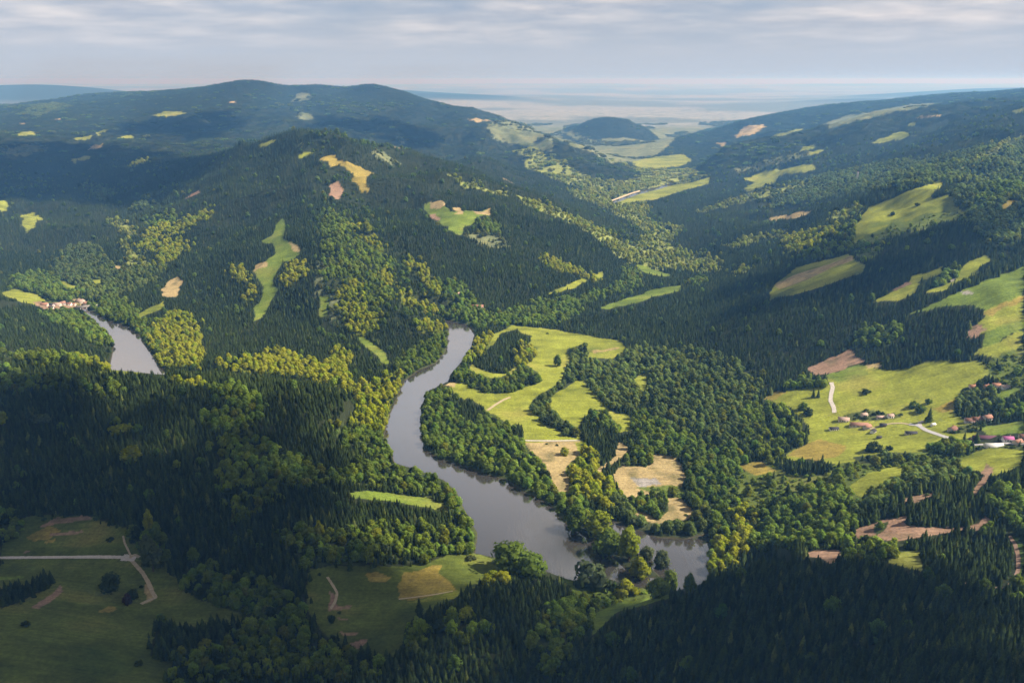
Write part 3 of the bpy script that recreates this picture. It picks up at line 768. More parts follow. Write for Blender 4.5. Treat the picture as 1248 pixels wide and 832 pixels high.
nt.links.new(n1, bp.inputs["Height"]); nt.links.new(bp.outputs[0], b.inputs["Normal"])
b.inputs["Specular IOR Level"].default_value = 0.05
M_GROUND = m
gm = ground_mesh(); gm.materials.append(M_GROUND)
g = link("ground", gm)
tag(g, "rolling valley ground of green meadows, straw fields, bare soil and forest floor", "ground", kind="structure")

# ------------------------------------------------------------------ river
m, nt, b, out = mat_new("river water")
b.inputs["Base Color"].default_value = (.056, .050, .044, 1)
b.inputs["Roughness"].default_value = 0.12
b.inputs["IOR"].default_value = 2.6
b.inputs["Specular IOR Level"].default_value = 0.9
geo = node(nt, "ShaderNodeNewGeometry")
mp = node(nt, "ShaderNodeMapping"); mp.inputs["Rotation"].default_value = (0, 0, R(-35)); mp.inputs["Scale"].default_value = (0.25, 0.05, 1)
nt.links.new(geo.outputs["Position"], mp.inputs[0])
n1 = noise_n(nt, mp.outputs[0], 1.0, 5, 0.6)
n2 = noise_n(nt, geo.outputs["Position"], 0.9, 3, 0.6)
hsum = math_n(nt, 'ADD', n1, math_n(nt, 'MULTIPLY', n2, 0.25))
bp = node(nt, "ShaderNodeBump"); bp.inputs["Strength"].default_value = 0.055; bp.inputs["Distance"].default_value = 1.0
nt.links.new(hsum, bp.inputs["Height"]); nt.links.new(bp.outputs[0], b.inputs["Normal"])
n3 = noise_n(nt, geo.outputs["Position"], 0.02, 4, 0.6)
nt.links.new(remap(nt, n3, 0.35, 0.65, 0.03, 0.12), b.inputs["Roughness"])
M_WATER = m
V_, F_, S_ = [], [], []
for poly in RIVERS:
    pts = [Vector((p[0], p[1], 0)) for p in poly]
    tris = tessellate_polygon([pts])
    off = len(V_)
    V_ += [tuple(p) for p in pts]
    for t in tris:
        t = list(t)
        a, bb, cc = (pts[i] for i in t)
        if (bb - a).cross(cc - a).z < 0: t.reverse()
        F_ += [off + i for i in t]; S_.append(3)
riv = link("river", mesh_np("river", V_, F_, S_, M_WATER, smooth=False))
tag(riv, "broad grey river winding through the wooded valley", "river", kind="structure")


# ------------------------------------------------------------------ roads and tracks: ribbons laid on the ground
def ribbon(name, pix, width, mat, label, cat, lift=0.3, wob=0.12):
    p = P(pix)
    q = []
    for i in range(len(p) - 1):
        for t in np.linspace(0, 1, 14, endpoint=False): q.append(p[i] * (1 - t) + p[i + 1] * t)
    q.append(p[-1]); q = np.array(q)
    for _ in range(6): q[1:-1] = (q[:-2] + 2 * q[1:-1] + q[2:]) / 4
    x, y, z = ground(q[:, 0], q[:, 1])
    c = np.stack([x, y], 1)
    t = np.gradient(c, axis=0); t /= np.linalg.norm(t, axis=1)[:, None] + 1e-9
    nrm = np.stack([-t[:, 1], t[:, 0]], 1)
    V, Fc, Sz = [], [], []
    ks = (-1, -0.5, 0, 0.5, 1)
    for i in range(len(c)):
        w = width / 2 * (1 + wob * 2 * (random.random() - 0.5))
        for k in ks:
            e = c[i] + nrm[i] * w * k
            V.append((e[0], e[1], 0))
    V = np.array(V); V[:, 2] = height(V[:, 0], V[:, 1]) + lift
    for i in range(len(c) - 1):
        for j in range(4):
            a = i * 5 + j
            Fc += [a, a + 5, a + 6, a + 1]; Sz.append(4)
    o = link(name, mesh_np(name, V, Fc, Sz, mat))
    return tag(o, label, cat, kind="structure")


def soil_mat(name, col, var=0.25, scale=0.5):
    m, nt, b, out = mat_new(name)
    geo = node(nt, "ShaderNodeNewGeometry")
    n1 = noise_n(nt, geo.outputs["Position"], scale, 5, 0.65)
    c = mix_c(nt, 1.0, (*col, 1), remap(nt, n1, 0.25, 0.75, 1 - var, 1 + var), 'MULTIPLY')
    nt.links.new(c, b.inputs["Base Color"])
    return m


M_TRACK = soil_mat("pale gravel", (.56, .50, .44))
M_DIRT = soil_mat("dry earth", (.45, .36, .23))
M_ASPH = soil_mat("worn pale tarmac", (.46, .44, .43), 0.12)
ribbon("farm_road", "-60,680 0,679.5 60,679 120,678.5 152,679 160,679.5", 4.2, M_TRACK, "pale gravel road running straight across the meadow at bottom left", "road")
ribbon("dirt_track", "158,680 165,688 174,698 181,710 186,722 190,728 180,732 172,736", 3.2, M_DIRT, "sandy dirt track bending down from the road end past the wood", "track", lift=0.36)
ribbon("dirt_track", "160,679 156,670 152,662 150,653", 1.6, M_DIRT, "short faint track leading up from the road end to the trees", "track", lift=0.40)
ribbon("farm_road", "149,679.3 154,679.5 160,679.8 166,680", 8.5, M_TRACK, "widened pale gravel junction at the end of the meadow road", "road", lift=0.38)
ribbon("dirt_track", "158,680 164,676 170,679", 2.6, M_DIRT, "stub of a track right of the road end", "track", lift=0.42)
ribbon("village_lane", "1013,466 1015,472 1013,480 1012,488 1016,496 1017,503", 4.6, M_TRACK, "pale lane running down the slope to the field hamlet", "lane")
ribbon("village_road", "1108,517 1119,518 1128,524 1145,530 1160,535 1172,541", 5.0, M_ASPH, "pale road descending from the field to the right hand village", "road")
ribbon("village_lane", "1122,519 1120,515 1126,513", 3.6, M_TRACK, "short spur at the upper end of the village road", "lane")
ribbon("dirt_track", "1060,523 1072,519 1086,516 1098,515.5 1108,517", 2.4, M_DIRT, "faint track linking the field hamlet to the village road", "track", lift=0.34)
ribbon("village_road", "1172,541 1186,542 1200,541.5 1222,540 1248,541 1265,543", 4.0, M_ASPH, "lower stretch of road running among the right hand village houses", "road", lift=0.33)
ribbon("farm_track", "632,536.5 650,537 680,537 707,536.5", 3.0, M_TRACK, "pale track along the top edge of the straw field", "track")
ribbon("farm_track", "1230,653 1237,663 1241,678 1241,695 1236,706 1225,717 1210,716 1190,712 1175,711", 2.6, soil_mat("reddish earth", (.26, .17, .12)), "reddish track curving round the block of spruce at lower right", "track")
ribbon("valley_road", "742,247 752,243 765,238 780,233", 8.0, M_DIRT, "pale strip of road in the far valley", "road", lift=1.5)
ribbon("farm_track", "399,703 405,712 411,722 409,732 403,742", 2.2, M_DIRT, "worn earth track at the left edge of the riverside meadow", "track")
ribbon("farm_track", "486,730 510,727 532,724 552,720", 1.8, M_DIRT, "thin earth line below the golden patch of the riverside meadow", "track")
ribbon("farm_track", "594,500 604,493 614,487 622,484", 4.0, M_DIRT, "pale track across the meadow inside the river bend", "track")
# ------------------------------------------------------------------ trees
def leaf_mat(name, transl, var):
    m = bpy.data.materials.new(name); m.use_nodes = True
    nt = m.node_tree; nt.nodes.clear()
    out = nt.nodes.new("ShaderNodeOutputMaterial")
    at = node(nt, "ShaderNodeAttribute", attribute_name="tint"); at.attribute_type = 'INSTANCER'
    pv = node(nt, "ShaderNodeAttribute", attribute_name="leafvar"); pv.attribute_type = 'GEOMETRY'
    c = mix_c(nt, 1.0, at.outputs["Color"], remap(nt, pv.outputs["Fac"], 0, 1, 1 - var, 1 + var), 'MULTIPLY')
    d = nt.nodes.new("ShaderNodeBsdfDiffuse"); nt.links.new(c, d.inputs[0])
    t = nt.nodes.new("ShaderNodeBsdfTranslucent")
    nt.links.new(mix_c(nt, 1.0, c, (1.10, 1.20, 0.55, 1), 'MULTIPLY'), t.inputs[0])
    mx = nt.nodes.new("ShaderNodeMixShader"); mx.inputs[0].default_value = transl
    nt.links.new(d.outputs[0], mx.inputs[1]); nt.links.new(t.outputs[0], mx.inputs[2])
    nt.links.new(mx.outputs[0], out.inputs[0])
    return m


M_NEEDLE = leaf_mat("spruce needles", 0.12, 0.35)
M_LEAF = leaf_mat("leaves", 0.42, 0.40)
M_BARK = soil_mat("bark", (.085, .065, .048), 0.3, 3.0)


class Build:
    def __init__(self): self.v, self.f, self.s, self.var, self.nrm, self.mi = [], [], [], [], [], []

    def face(self, pts, var=0.5, n=None, mi=0):
        o = len(self.v)
        self.v += [tuple(p) for p in pts]; self.f += list(range(o, o + len(pts))); self.s.append(len(pts))
        self.var += [var] * len(pts); self.mi.append(mi)
        self.nrm += [tuple(n) if n is not None else (0, 0, 0)] * len(pts)

    def tube(self, pts, rad, seg=6, mi=0):
        rings = []
        for p, r in zip(pts, rad):
            rings.append([Vector((p[0] + r * math.cos(2 * math.pi * k / seg), p[1] + r * math.sin(2 * math.pi * k / seg), p[2])) for k in range(seg)])
        for a, b in zip(rings[:-1], rings[1:]):
            for k in range(seg):
                q = (k + 1) % seg
                mid = (a[k] + a[q]) / 2
                self.face([a[k], a[q], b[q], b[k]], 0.5, None, mi)

    def mesh(self, name, mats):
        me = mesh_np(name, self.v, self.f, self.s, None, smooth=False)
        for m in mats: me.materials.append(m)
        a = me.attributes.new("leafvar", 'FLOAT', 'POINT'); a.data.foreach_set("value", np.array(self.var, np.float32))
        me.polygons.foreach_set("material_index", np.array(self.mi, np.int32))
        n = np.array(self.nrm, float)
        if (np.abs(n).sum(1) > 0).any():
            me.polygons.foreach_set("use_smooth", np.ones(len(me.polygons), bool))
            me.normals_split_custom_set([tuple(q) for q in n])
        return me


def spruce(rnd, tiers=10, per=8, b=None, h=1.0, r=0.155, ox=0, oy=0, z0=0.0, mi=0, core=True):
    b = b or Build()
    lean = (rnd.uniform(-.02, .02), rnd.uniform(-.02, .02))
    for i in range(tiers):
        t = 0.07 + 0.88 * (i / (tiers - 1)) ** 0.95
        rr = r * (1 - t) ** 0.82 * rnd.uniform(0.86, 1.14) + 0.006
        a0 = rnd.uniform(0, 6.28)
        for k in range(per):
            if rnd.random() < 0.07: continue
            a = a0 + 6.283 * k / per + rnd.uniform(-.22, .22)
            L = rr * rnd.uniform(0.72, 1.22); wdt = rr * rnd.uniform(0.42, 0.62)
            ca, sa = math.cos(a), math.sin(a)
            cx, cy = ox + lean[0] * t, oy + lean[1] * t
            zb = (t + 0.055) * h + z0
            zt = (t - 0.16 * L / r * 0.35 - 0.012) * h + z0
            base = Vector((cx, cy, zb)); tip = Vector((cx + ca * L, cy + sa * L, zt))
            m_ = base.lerp(tip, 0.62)
            l = m_ + Vector((-sa * wdt, ca * wdt, -0.03 * h)); q = m_ + Vector((sa * wdt, -ca * wdt, -0.03 * h))
            ridge = m_ + Vector((0, 0, 0.012 * h))
            v = rnd.random()
            out = Vector((ca, sa, 0.75))
            nl = (out + Vector((-sa, ca, 0)) * 0.5).normalized(); nq = (out + Vector((sa, -ca, 0)) * 0.5).normalized()
            b.face([base, ridge, l], v, nl, mi); b.face([ridge, tip, l], v, nl, mi)
            b.face([base, q, ridge], v, nq, mi); b.face([ridge, q, tip], v, nq, mi)
    # leader shoot
    for k in range(3):
        a = 2.09 * k; a2 = a + 2.09
        b.face([(ox + lean[0] + 0.012 * math.cos(a), oy + lean[1] + 0.012 * math.sin(a), 0.93 * h + z0), (ox + lean[0] + 0.012 * math.cos(a2), oy + lean[1] + 0.012 * math.sin(a2), 0.93 * h + z0), (ox + lean[0], oy + lean[1], h + z0)],
               0.6, Vector((math.cos(a + 1), math.sin(a + 1), 0.5)).normalized(), mi)
    return b


def spruce_trunk(b, mi=0):
    b.tube([(0, 0, -0.06), (0, 0, 0.25), (0, 0, 0.9)], [0.02, 0.015, 0.003], 6, mi)


def crown(rnd, lobes=9, leaves=60, size=0.11, b=None, sx=1.0, sz=0.9, z0=0.30, ox=0, oy=0, fill=True, mi=0):
    """Leafy crown about one unit across: clumps of leaf faces over uneven lobes."""
    b = b or Build()
    L = []
    for i in range(lobes):
        a = 2.4 * i + rnd.uniform(-.4, .4)
        t = (i + 0.5) / lobes
        zz = z0 + sz * (0.16 + 0.66 * t) + rnd.uniform(-.05, .05)
        rad = 0.30 * math.sqrt(max(0.05, 1 - (2 * t - 0.85) ** 2)) * rnd.uniform(0.7, 1.15) * sx
        if i == lobes - 1: rad *= 0.3
        L.append((Vector((ox + rad * math.cos(a), oy + rad * math.sin(a), zz)), rnd.uniform(0.17, 0.27) * (1.05 - 0.3 * t) * (0.6 + 0.4 * sx)))
    cen = Vector((ox, oy, z0 + sz * 0.42))
    for c, r in L:
        hue = rnd.uniform(0.2, 0.8)
        if fill:
            ico = [(math.cos(a) * math.cos(e), math.sin(a) * math.cos(e), math.sin(e)) for e in (-0.9, 0.0, 0.9) for a in [k * 6.283 / 6 + e for k in range(6)]]
            V = [c + Vector(p) * r * 0.80 * rnd.uniform(0.85, 1.1) for p in ico]
            for e in range(2):
                for k in range(6):
                    q = (k + 1) % 6
                    pts = [V[e * 6 + k], V[e * 6 + q], V[e * 6 + 6 + q], V[e * 6 + 6 + k]]
                    n = ((pts[0] + pts[2]) / 2 - c).normalized()
                    b.face(pts, 0.3, n, mi)
            top = c + Vector((0, 0, r * 0.85))
            for k in range(6): b.face([V[12 + k], V[12 + (k + 1) % 6], top], 0.4, Vector((0, 0, 1)), mi)
        for k in range(leaves):
            z = rnd.uniform(-0.75, 1); a = rnd.uniform(0, 6.283); s = math.sqrt(1 - z * z)
            n = Vector((s * math.cos(a), s * math.sin(a), z))
            p = c + n * r * rnd.uniform(0.86, 1.12)
            face_n = (n + Vector((rnd.uniform(-.9, .9), rnd.uniform(-.9, .9), rnd.uniform(-.5, .9)))).normalized()
            t1 = face_n.orthogonal().normalized(); t2 = face_n.cross(t1)
            sz_ = size * rnd.uniform(0.55, 1.25) * r / 0.22
            ang = rnd.uniform(0, 6.28); nn = (n * 0.8 + (p - cen).normalized() * 0.5 + Vector((rnd.uniform(-.35, .35), rnd.uniform(-.35, .35), rnd.uniform(-.2, .3)))).normalized()
            pts = []
            for q in range(4):
                rr = sz_ * rnd.uniform(0.35, 0.75); aa = ang + q * 1.571 + rnd.uniform(-.4, .4)
                pts.append(p + t1 * rr * math.cos(aa) + t2 * rr * math.sin(aa))
            b.face(pts, min(1, max(0, hue + rnd.uniform(-.3, .3))), nn, mi)
    return b


def broad_trunk(b, rnd, mi=0, hgt=0.62):
    b.tube([(0, 0, -0.08), (0.01, 0.0, 0.16), (0.0, 0.015, 0.4), (0, 0, hgt)], [0.05, 0.034, 0.026, 0.008], 7, mi)
    for k in range(4):
        a = 1.57 * k + rnd.uniform(-.4, .4); r = rnd.uniform(0.18, 0.26)
        b.tube([(0, 0, 0.26 + 0.04 * k), (r * .5 * math.cos(a), r * .5 * math.sin(a), 0.42 + 0.04 * k), (r * math.cos(a), r * math.sin(a), 0.58 + 0.05 * k)], [0.018, 0.012, 0.004], 5, mi)


RN = random.Random(3)
SPRUCE_CROWNS = [spruce(RN, 11, 9, r=q).mesh("spruce_crown", [M_NEEDLE]) for q in (.135, .205, .150, .180)]
_b = Build(); spruce_trunk(_b); SPRUCE_TRUNK = _b.mesh("spruce_trunk", [M_BARK])
BROAD = [(12, 56, .10, 1.0, .98, .04), (13, 52, .10, 1.12, .92, .02), (11, 56, .11, .85, 1.12, .06), (13, 52, .10, 1.0, 1.0, .03), (14, 50, .095, 1.15, .98, .04)]
BROAD_CROWNS = [crown(RN, *q[:3], sx=q[3], sz=q[4], z0=q[5]).mesh("leafy_crown", [M_LEAF]) for q in BROAD]
_b = Build(); broad_trunk(_b, RN); BROAD_TRUNK = _b.mesh("tree_trunk", [M_BARK])
BUSH_CROWNS = [crown(RN, 7, 55, .12, sx=1.2, sz=.62, z0=-.06).mesh("bush_crown", [M_LEAF]) for _ in range(2)]

# whole-tree templates for the woods that are one mass
TPL = bpy.data.collections.new("wood templates")     # not linked to the scene: nothing of it renders by itself


def template(key, me):
    o = bpy.data.objects.new(key, me); TPL.objects.link(o)


def whole_spruce(rnd, tiers, per, r):
    b = spruce(rnd, tiers, per, r=r); spruce_trunk(b, 1); return b.mesh("spruce", [M_NEEDLE, M_BARK])


def whole_broad(rnd, lobes, leaves, size, sx, sz, z0):
    b = crown(rnd, lobes, leaves, size, sx=sx, sz=sz, z0=z0); broad_trunk(b, rnd, 1); return b.mesh("broadleaf", [M_LEAF, M_BARK])


for i in range(4): template("t%02d spruce" % i, whole_spruce(RN, 10, 8, (.135, .205, .15, .18)[i]))
for i in range(2): template("t%02d far spruce" % (4 + i), spruce(RN, 6, 6, r=.19).mesh("far spruce", [M_NEEDLE]))
for i in range(2):
    bb = Build()
    for k in range(7):
        a = RN.uniform(0, 6.28); q = 0.62 * math.sqrt((k + .3) / 7)
        spruce(RN, 4, 5, b=bb, h=RN.uniform(.75, 1.1), r=.24, ox=q * math.cos(a + k * 2.4), oy=q * math.sin(a + k * 2.4))
    template("t%02d spruce clump" % (6 + i), bb.mesh("spruce clump", [M_NEEDLE]))
for i in range(4): template("t%02d broad" % (8 + i), whole_broad(RN, *BROAD[i][:3], *BROAD[i][3:]))
for i in range(2): template("t%02d far broad" % (12 + i), crown(RN, 7, 22, .17, sx=1.0, sz=.85, z0=.12).mesh("far broad", [M_LEAF]))
bb = Build()
for k in range(5):
    crown(RN, 4, 10, .22, b=bb, sx=.8, sz=.7, z0=-.05, ox=.55 * math.cos(k * 2.4) * math.sqrt(k / 4), oy=.55 * math.sin(k * 2.4) * math.sqrt(k / 4))
template("t14 broad clump", bb.mesh("broad clump", [M_LEAF]))
template("t15 bush", crown(RN, 6, 30, .15, sx=1.2, sz=.6, z0=-.05).mesh("bush", [M_LEAF]))


def wood_nodes():
    ng = bpy.data.node_groups.new("wood", 'GeometryNodeTree')
    ng.interface.new_socket("Geometry", in_out='INPUT', socket_type='NodeSocketGeometry')
    ng.interface.new_socket("Geometry", in_out='OUTPUT', socket_type='NodeSocketGeometry')
    gi = ng.nodes.new("NodeGroupInput"); go = ng.nodes.new("NodeGroupOutput")
    ci = ng.nodes.new("GeometryNodeCollectionInfo"); ci.inputs["Collection"].default_value = TPL
    ci.inputs["Separate Children"].default_value = True; ci.inputs["Reset Children"].default_value = True
    ip = ng.nodes.new("GeometryNodeInstanceOnPoints"); ip.inputs["Pick Instance"].default_value = True

    def attr(nm, ty):
        n = ng.nodes.new("GeometryNodeInputNamedAttribute"); n.data_type = ty; n.inputs["Name"].default_value = nm
        return [o for o in n.outputs if o.enabled and o.name == "Attribute"][0]
    ng.links.new(gi.outputs[0], ip.inputs["Points"]); ng.links.new(ci.outputs[0], ip.inputs["Instance"])
    ng.links.new(attr("pick", 'INT'), ip.inputs["Instance Index"])
    ng.links.new(attr("turn", 'FLOAT_VECTOR'), ip.inputs["Rotation"])
    ng.links.new(attr("size", 'FLOAT_VECTOR'), ip.inputs["Scale"])
    ng.links.new(ip.outputs[0], go.inputs[0])
    return ng


WOOD = wood_nodes()


def wood(name, pts, label, cat):
    """One mass of trees: pts = dict of arrays xyz, pick, turn, size, tint."""
    me = bpy.data.meshes.new(name); n = len(pts['pick'])
    me.vertices.add(n); me.vertices.foreach_set("co", pts['xyz'].astype(np.float32).ravel())
    for nm, ty, key, prop in (("pick", 'INT', 'pick', 'value'), ("turn", 'FLOAT_VECTOR', 'turn', 'vector'), ("size", 'FLOAT_VECTOR', 'size', 'vector'), ("tint", 'FLOAT_COLOR', 'tint', 'color')):
        a = me.attributes.new(nm, ty, 'POINT')
        arr = pts[key]
        a.data.foreach_set(prop, (arr.astype(np.int32) if ty == 'INT' else arr.astype(np.float32)).ravel())
    o = link(name, me); md = o.modifiers.new("wood", 'NODES'); md.node_group = WOOD
    return tag(o, label, cat, kind="stuff")


# ------------------------------------------------------------------ where the trees stand
def grid_points(y0, y1, sp):
    """Jittered points about sp metres apart over the wedge of ground ahead."""
    out = []
    ys = np.arange(y0, y1, sp * 0.9)
    for r_, y in enumerate(ys):
        hw = 0.86 * y + 150
        xs = np.arange(-hw, hw, sp) + (r_ % 2) * sp / 2
        out.append(np.stack([xs, np.full(xs.shape, y)], 1))
    p = np.concatenate(out)
    p += rng.uniform(-0.36, 0.36, p.shape) * sp
    return p[:, 0], p[:, 1]


CONIF_P = {'C': .96, 'c': .80, 'M': .30, 'B': .05, 'b': .07, 'Y': .02, 'U': .012, 'L': .03, 'V': .05}
BROAD_P = {'C': .020, 'c': .15, 'M': .80, 'B': .97, 'b': .96, 'Y': .97, 'U': .07, 'L': .16, 'V': .38, 'W': .0}
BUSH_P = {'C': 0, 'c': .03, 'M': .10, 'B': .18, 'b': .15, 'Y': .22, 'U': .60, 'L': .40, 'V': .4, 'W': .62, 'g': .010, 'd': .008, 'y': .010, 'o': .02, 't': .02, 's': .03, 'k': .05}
BASE = {'C': (.120, .180, .030), 'c': (.120, .180, .030), 'M': (.190, .250, .032), 'B': (.180, .250, .038), 'b': (.165, .215, .056), 'Y': (.370, .430, .030),
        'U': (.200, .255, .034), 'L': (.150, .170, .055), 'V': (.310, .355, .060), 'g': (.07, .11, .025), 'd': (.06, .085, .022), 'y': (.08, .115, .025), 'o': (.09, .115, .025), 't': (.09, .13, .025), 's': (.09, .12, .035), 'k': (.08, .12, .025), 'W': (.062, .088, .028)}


OPEN = np.array([c in 'gyotsk' for c in CODES])


def lut(d): return np.array([d.get(c, 0.0) for c in CODES])


def scatter(y0, y1, sp, table, kind):
    x, y = grid_points(y0, y1, sp)
    z = hq(x, y)
    px, py, dep = project(x, y, z)
    ok = (px > -330) & (px < 1580) & (py < 1000)
    x, y, z = x[ok], y[ok], z[ok]
    ok = visible(x, y, z, 22.0); x, y = x[ok], y[ok]
    cov = cover_at(x, y)
    jx = rng.normal(0, 1, (2, len(x))) * np.clip(np.hypot(x, y) / 1000, .7, 3) * 3.5
    cov2 = cover_at(x + jx[0], y + jx[1] * 1.4)
    cov = np.where(OPEN[cov] | OPEN[cov2], cov, cov2)          # stands mingle at their edges
    p = lut(table)[cov]
    if y0 > 3000: p = np.where(cov == CODES.index('L'), p * 2.2 * (fbm(x, y * .6, 260, 3, 171) > .16), p)
    if kind == 'u' and y0 > 900: p = p * .45
    n = fbm(x, y, 55, 2, 131 if kind == 'c' else 137)
    ok = rng.random(len(x)) < np.clip(p * (1 + 0.5 * n * (p < 0.9)), 0, 1)
    x, y, cov = x[ok], y[ok], cov[ok]
    ok = ~in_river(x, y, 1.5 if kind != 'c' else 3.0)
    x, y, cov = x[ok], y[ok], cov[ok]
    return x, y, height(x, y), cov


def hides_open(x, y, z, h):
    """True for a tree that would stand up in front of a meadow, a field or the river as the viewer sees them."""
    k = np.ones(x.shape)
    top = H - z - h
    for _ in range(9):
        k = k * .4 + .6 * np.clip((H - hq(x * k, y * k)) / np.maximum(top, 5), 1.0, 1.6)
    xx, yy = x * k, y * k
    return (OPEN[cover_at(xx, yy)] & (np.hypot(xx - x, yy - y) < 160)) | in_river(xx, yy, 0.0)


def keep_clear(x, y):
    """Ground kept free of trees: the roads, the houses and the trees placed one by one."""
    ok = np.ones(x.shape, bool)
    for cx, cy, r in CLEAR:
        ok &= (x - cx) ** 2 + (y - cy) ** 2 > r * r
    return ok


CLEAR = []
for o in list(COL.objects):
    if o.get("category") in ("road", "track", "lane"):
        co = np.empty(len(o.data.vertices) * 3, np.float32); o.data.vertices.foreach_get("co", co); co = co.reshape(-1, 5, 3)[::3, 2]
        CLEAR += [(float(a), float(b_), 4.5) for a, b_, _ in co]
# ------------------------------------------------------------------ buildings
def plain(name, col, var=0.15, scale=1.2): return soil_mat(name, col, var, scale)


WALL = {'cream': plain("cream render", (.60, .52, .42)), 'white': plain("white render", (.78, .75, .70), .08), 'dark': plain("dark boards", (.070, .055, .050)), 'stone': plain("pale stone", (.50, .45, .40))}
ROOF = {'terracotta': plain("terracotta tiles", (.38, .20, .14), .3, 2.5), 'pink': plain("faded pink tiles", (.50, .35, .28), .25, 2.5), 'brown': plain("brown tiles", (.24, .125, .09), .3, 2.5),
        'dark': plain("dark roofing", (.060, .055, .062), .2), 'magenta': plain("magenta sheet roofing", (.48, .15, .32), .1), 'maroon': plain("maroon sheet roofing", (.135, .060, .085), .2), 'white': plain("white sheeting", (.74, .72, .68), .08),
        'orange': plain("orange tiles", (.44, .22, .13), .25, 2.5)}
M_GLASS, _nt, _b, _o = mat_new("window glass"); _b.inputs["Base Color"].default_value = (.03, .035, .04, 1); _b.inputs["Roughness"].default_value = .15; _b.inputs["Specular IOR Level"].default_value = .5
M_DOOR = plain("wooden door", (.17, .10, .06))
M_CHIM = plain("chimney brick", (.30, .17, .12))


def poly_mesh(name, V, faces, mat):
    return mesh_np(name, V, [i for f in faces for i in f], [len(f) for f in faces], mat, smooth=False)


def box_mesh(name, x0, x1, y0, y1, z0, z1, mat):
    V = [(x, y, z) for z in (z0, z1) for y in (y0, y1) for x in (x0, x1)]
    return poly_mesh(name, V, [(0, 2, 3, 1), (4, 5, 7, 6), (0, 1, 5, 4), (2, 6, 7, 3), (0, 4, 6, 2), (1, 3, 7, 5)], mat)


def house(kind, px, py, L, W, h, rot, wall, roof, label, cat, chimney=True, group=None, wins=3, pitch=0.42):
    x, y, z = (float(v[0]) for v in ground(px, py))
    L *= .86; W *= .86; h *= .9
    cs, sn = math.cos(R(rot)), math.sin(R(rot))
    zs = [hq(np.array([x + cs * a - sn * b_]), np.array([y + sn * a + cs * b_]))[0] for a in (-L / 2, L / 2) for b_ in (-W / 2, W / 2)]
    z = min(min(zs) + 0.4, z + 0.2)
    root = bpy.data.objects.new(kind, None); COL.objects.link(root); root.empty_display_size = 1
    root.location = (x, y, z); root.rotation_euler = (0, 0, R(rot))
    tag(root, label, cat, group)
    CLEAR.append((x, y, max(L, W) * 0.5 + 2.0))
    if L > 1.6 * W:
        for q in (-.33, .33): CLEAR.append((x + cs * L * q, y + sn * L * q, W * .6 + 3))
    r = W / 2 * pitch * 2 * 0.75
    l2, w2 = L / 2, W / 2
    V = [(-l2, -w2, -2.5), (l2, -w2, -2.5), (l2, w2, -2.5), (-l2, w2, -2.5), (-l2, -w2, h), (l2, -w2, h), (l2, w2, h), (-l2, w2, h), (-l2, 0, h + r), (l2, 0, h + r)]
    link("wall", poly_mesh("wall", V, [(0, 1, 5, 4), (1, 2, 6, 9, 5), (2, 3, 7, 6), (3, 0, 4, 8, 7)], WALL[wall]), root)
    e, o, t = 0.55, 0.5, 0.22
    sl = r / w2
    ye, ze = w2 + o, h - o * sl
    V, Fc = [], []
    for s in (-1, 1):
        k = len(V)
        V += [(-l2 - e, 0, h + r + .03), (l2 + e, 0, h + r + .03), (l2 + e, s * ye, ze + .03), (-l2 - e, s * ye, ze + .03), (-l2 - e, 0, h + r + .03 + t), (l2 + e, 0, h + r + .03 + t), (l2 + e, s * ye, ze + .03 + t), (-l2 - e, s * ye, ze + .03 + t)]
        Fc += [(k, k + 1, k + 2, k + 3), (k + 4, k + 7, k + 6, k + 5), (k + 1, k + 5, k + 6, k + 2), (k + 3, k + 2, k + 6, k + 7), (k, k + 3, k + 7, k + 4)]
    rf = link("roof", poly_mesh("roof", V, Fc, ROOF[roof]), root)
    if chimney: link("chimney", box_mesh("chimney", l2 * .4, l2 * .4 + .8, w2 * .25, w2 * .25 + .8, h + r * .4, h + r + 1.0, M_CHIM), rf)
    for s in (-1, 1):
        for q in range(wins):
            cx = -l2 + L * (q + 0.7) / (wins + 0.4)
            if s == -1 and q == wins // 2: continue
            link("window", box_mesh("window", cx - .55, cx + .55, s * w2 - .05, s * w2 + .05, h * .38, h * .38 + 1.25, M_GLASS), root)
    cx = -l2 + L * (wins // 2 + 0.7) / (wins + 0.4)
    link("door", box_mesh("door", cx - .5, cx + .5, -w2 - .06, -w2 + .04, -2.0, 2.05, M_DOOR), root)
    return root


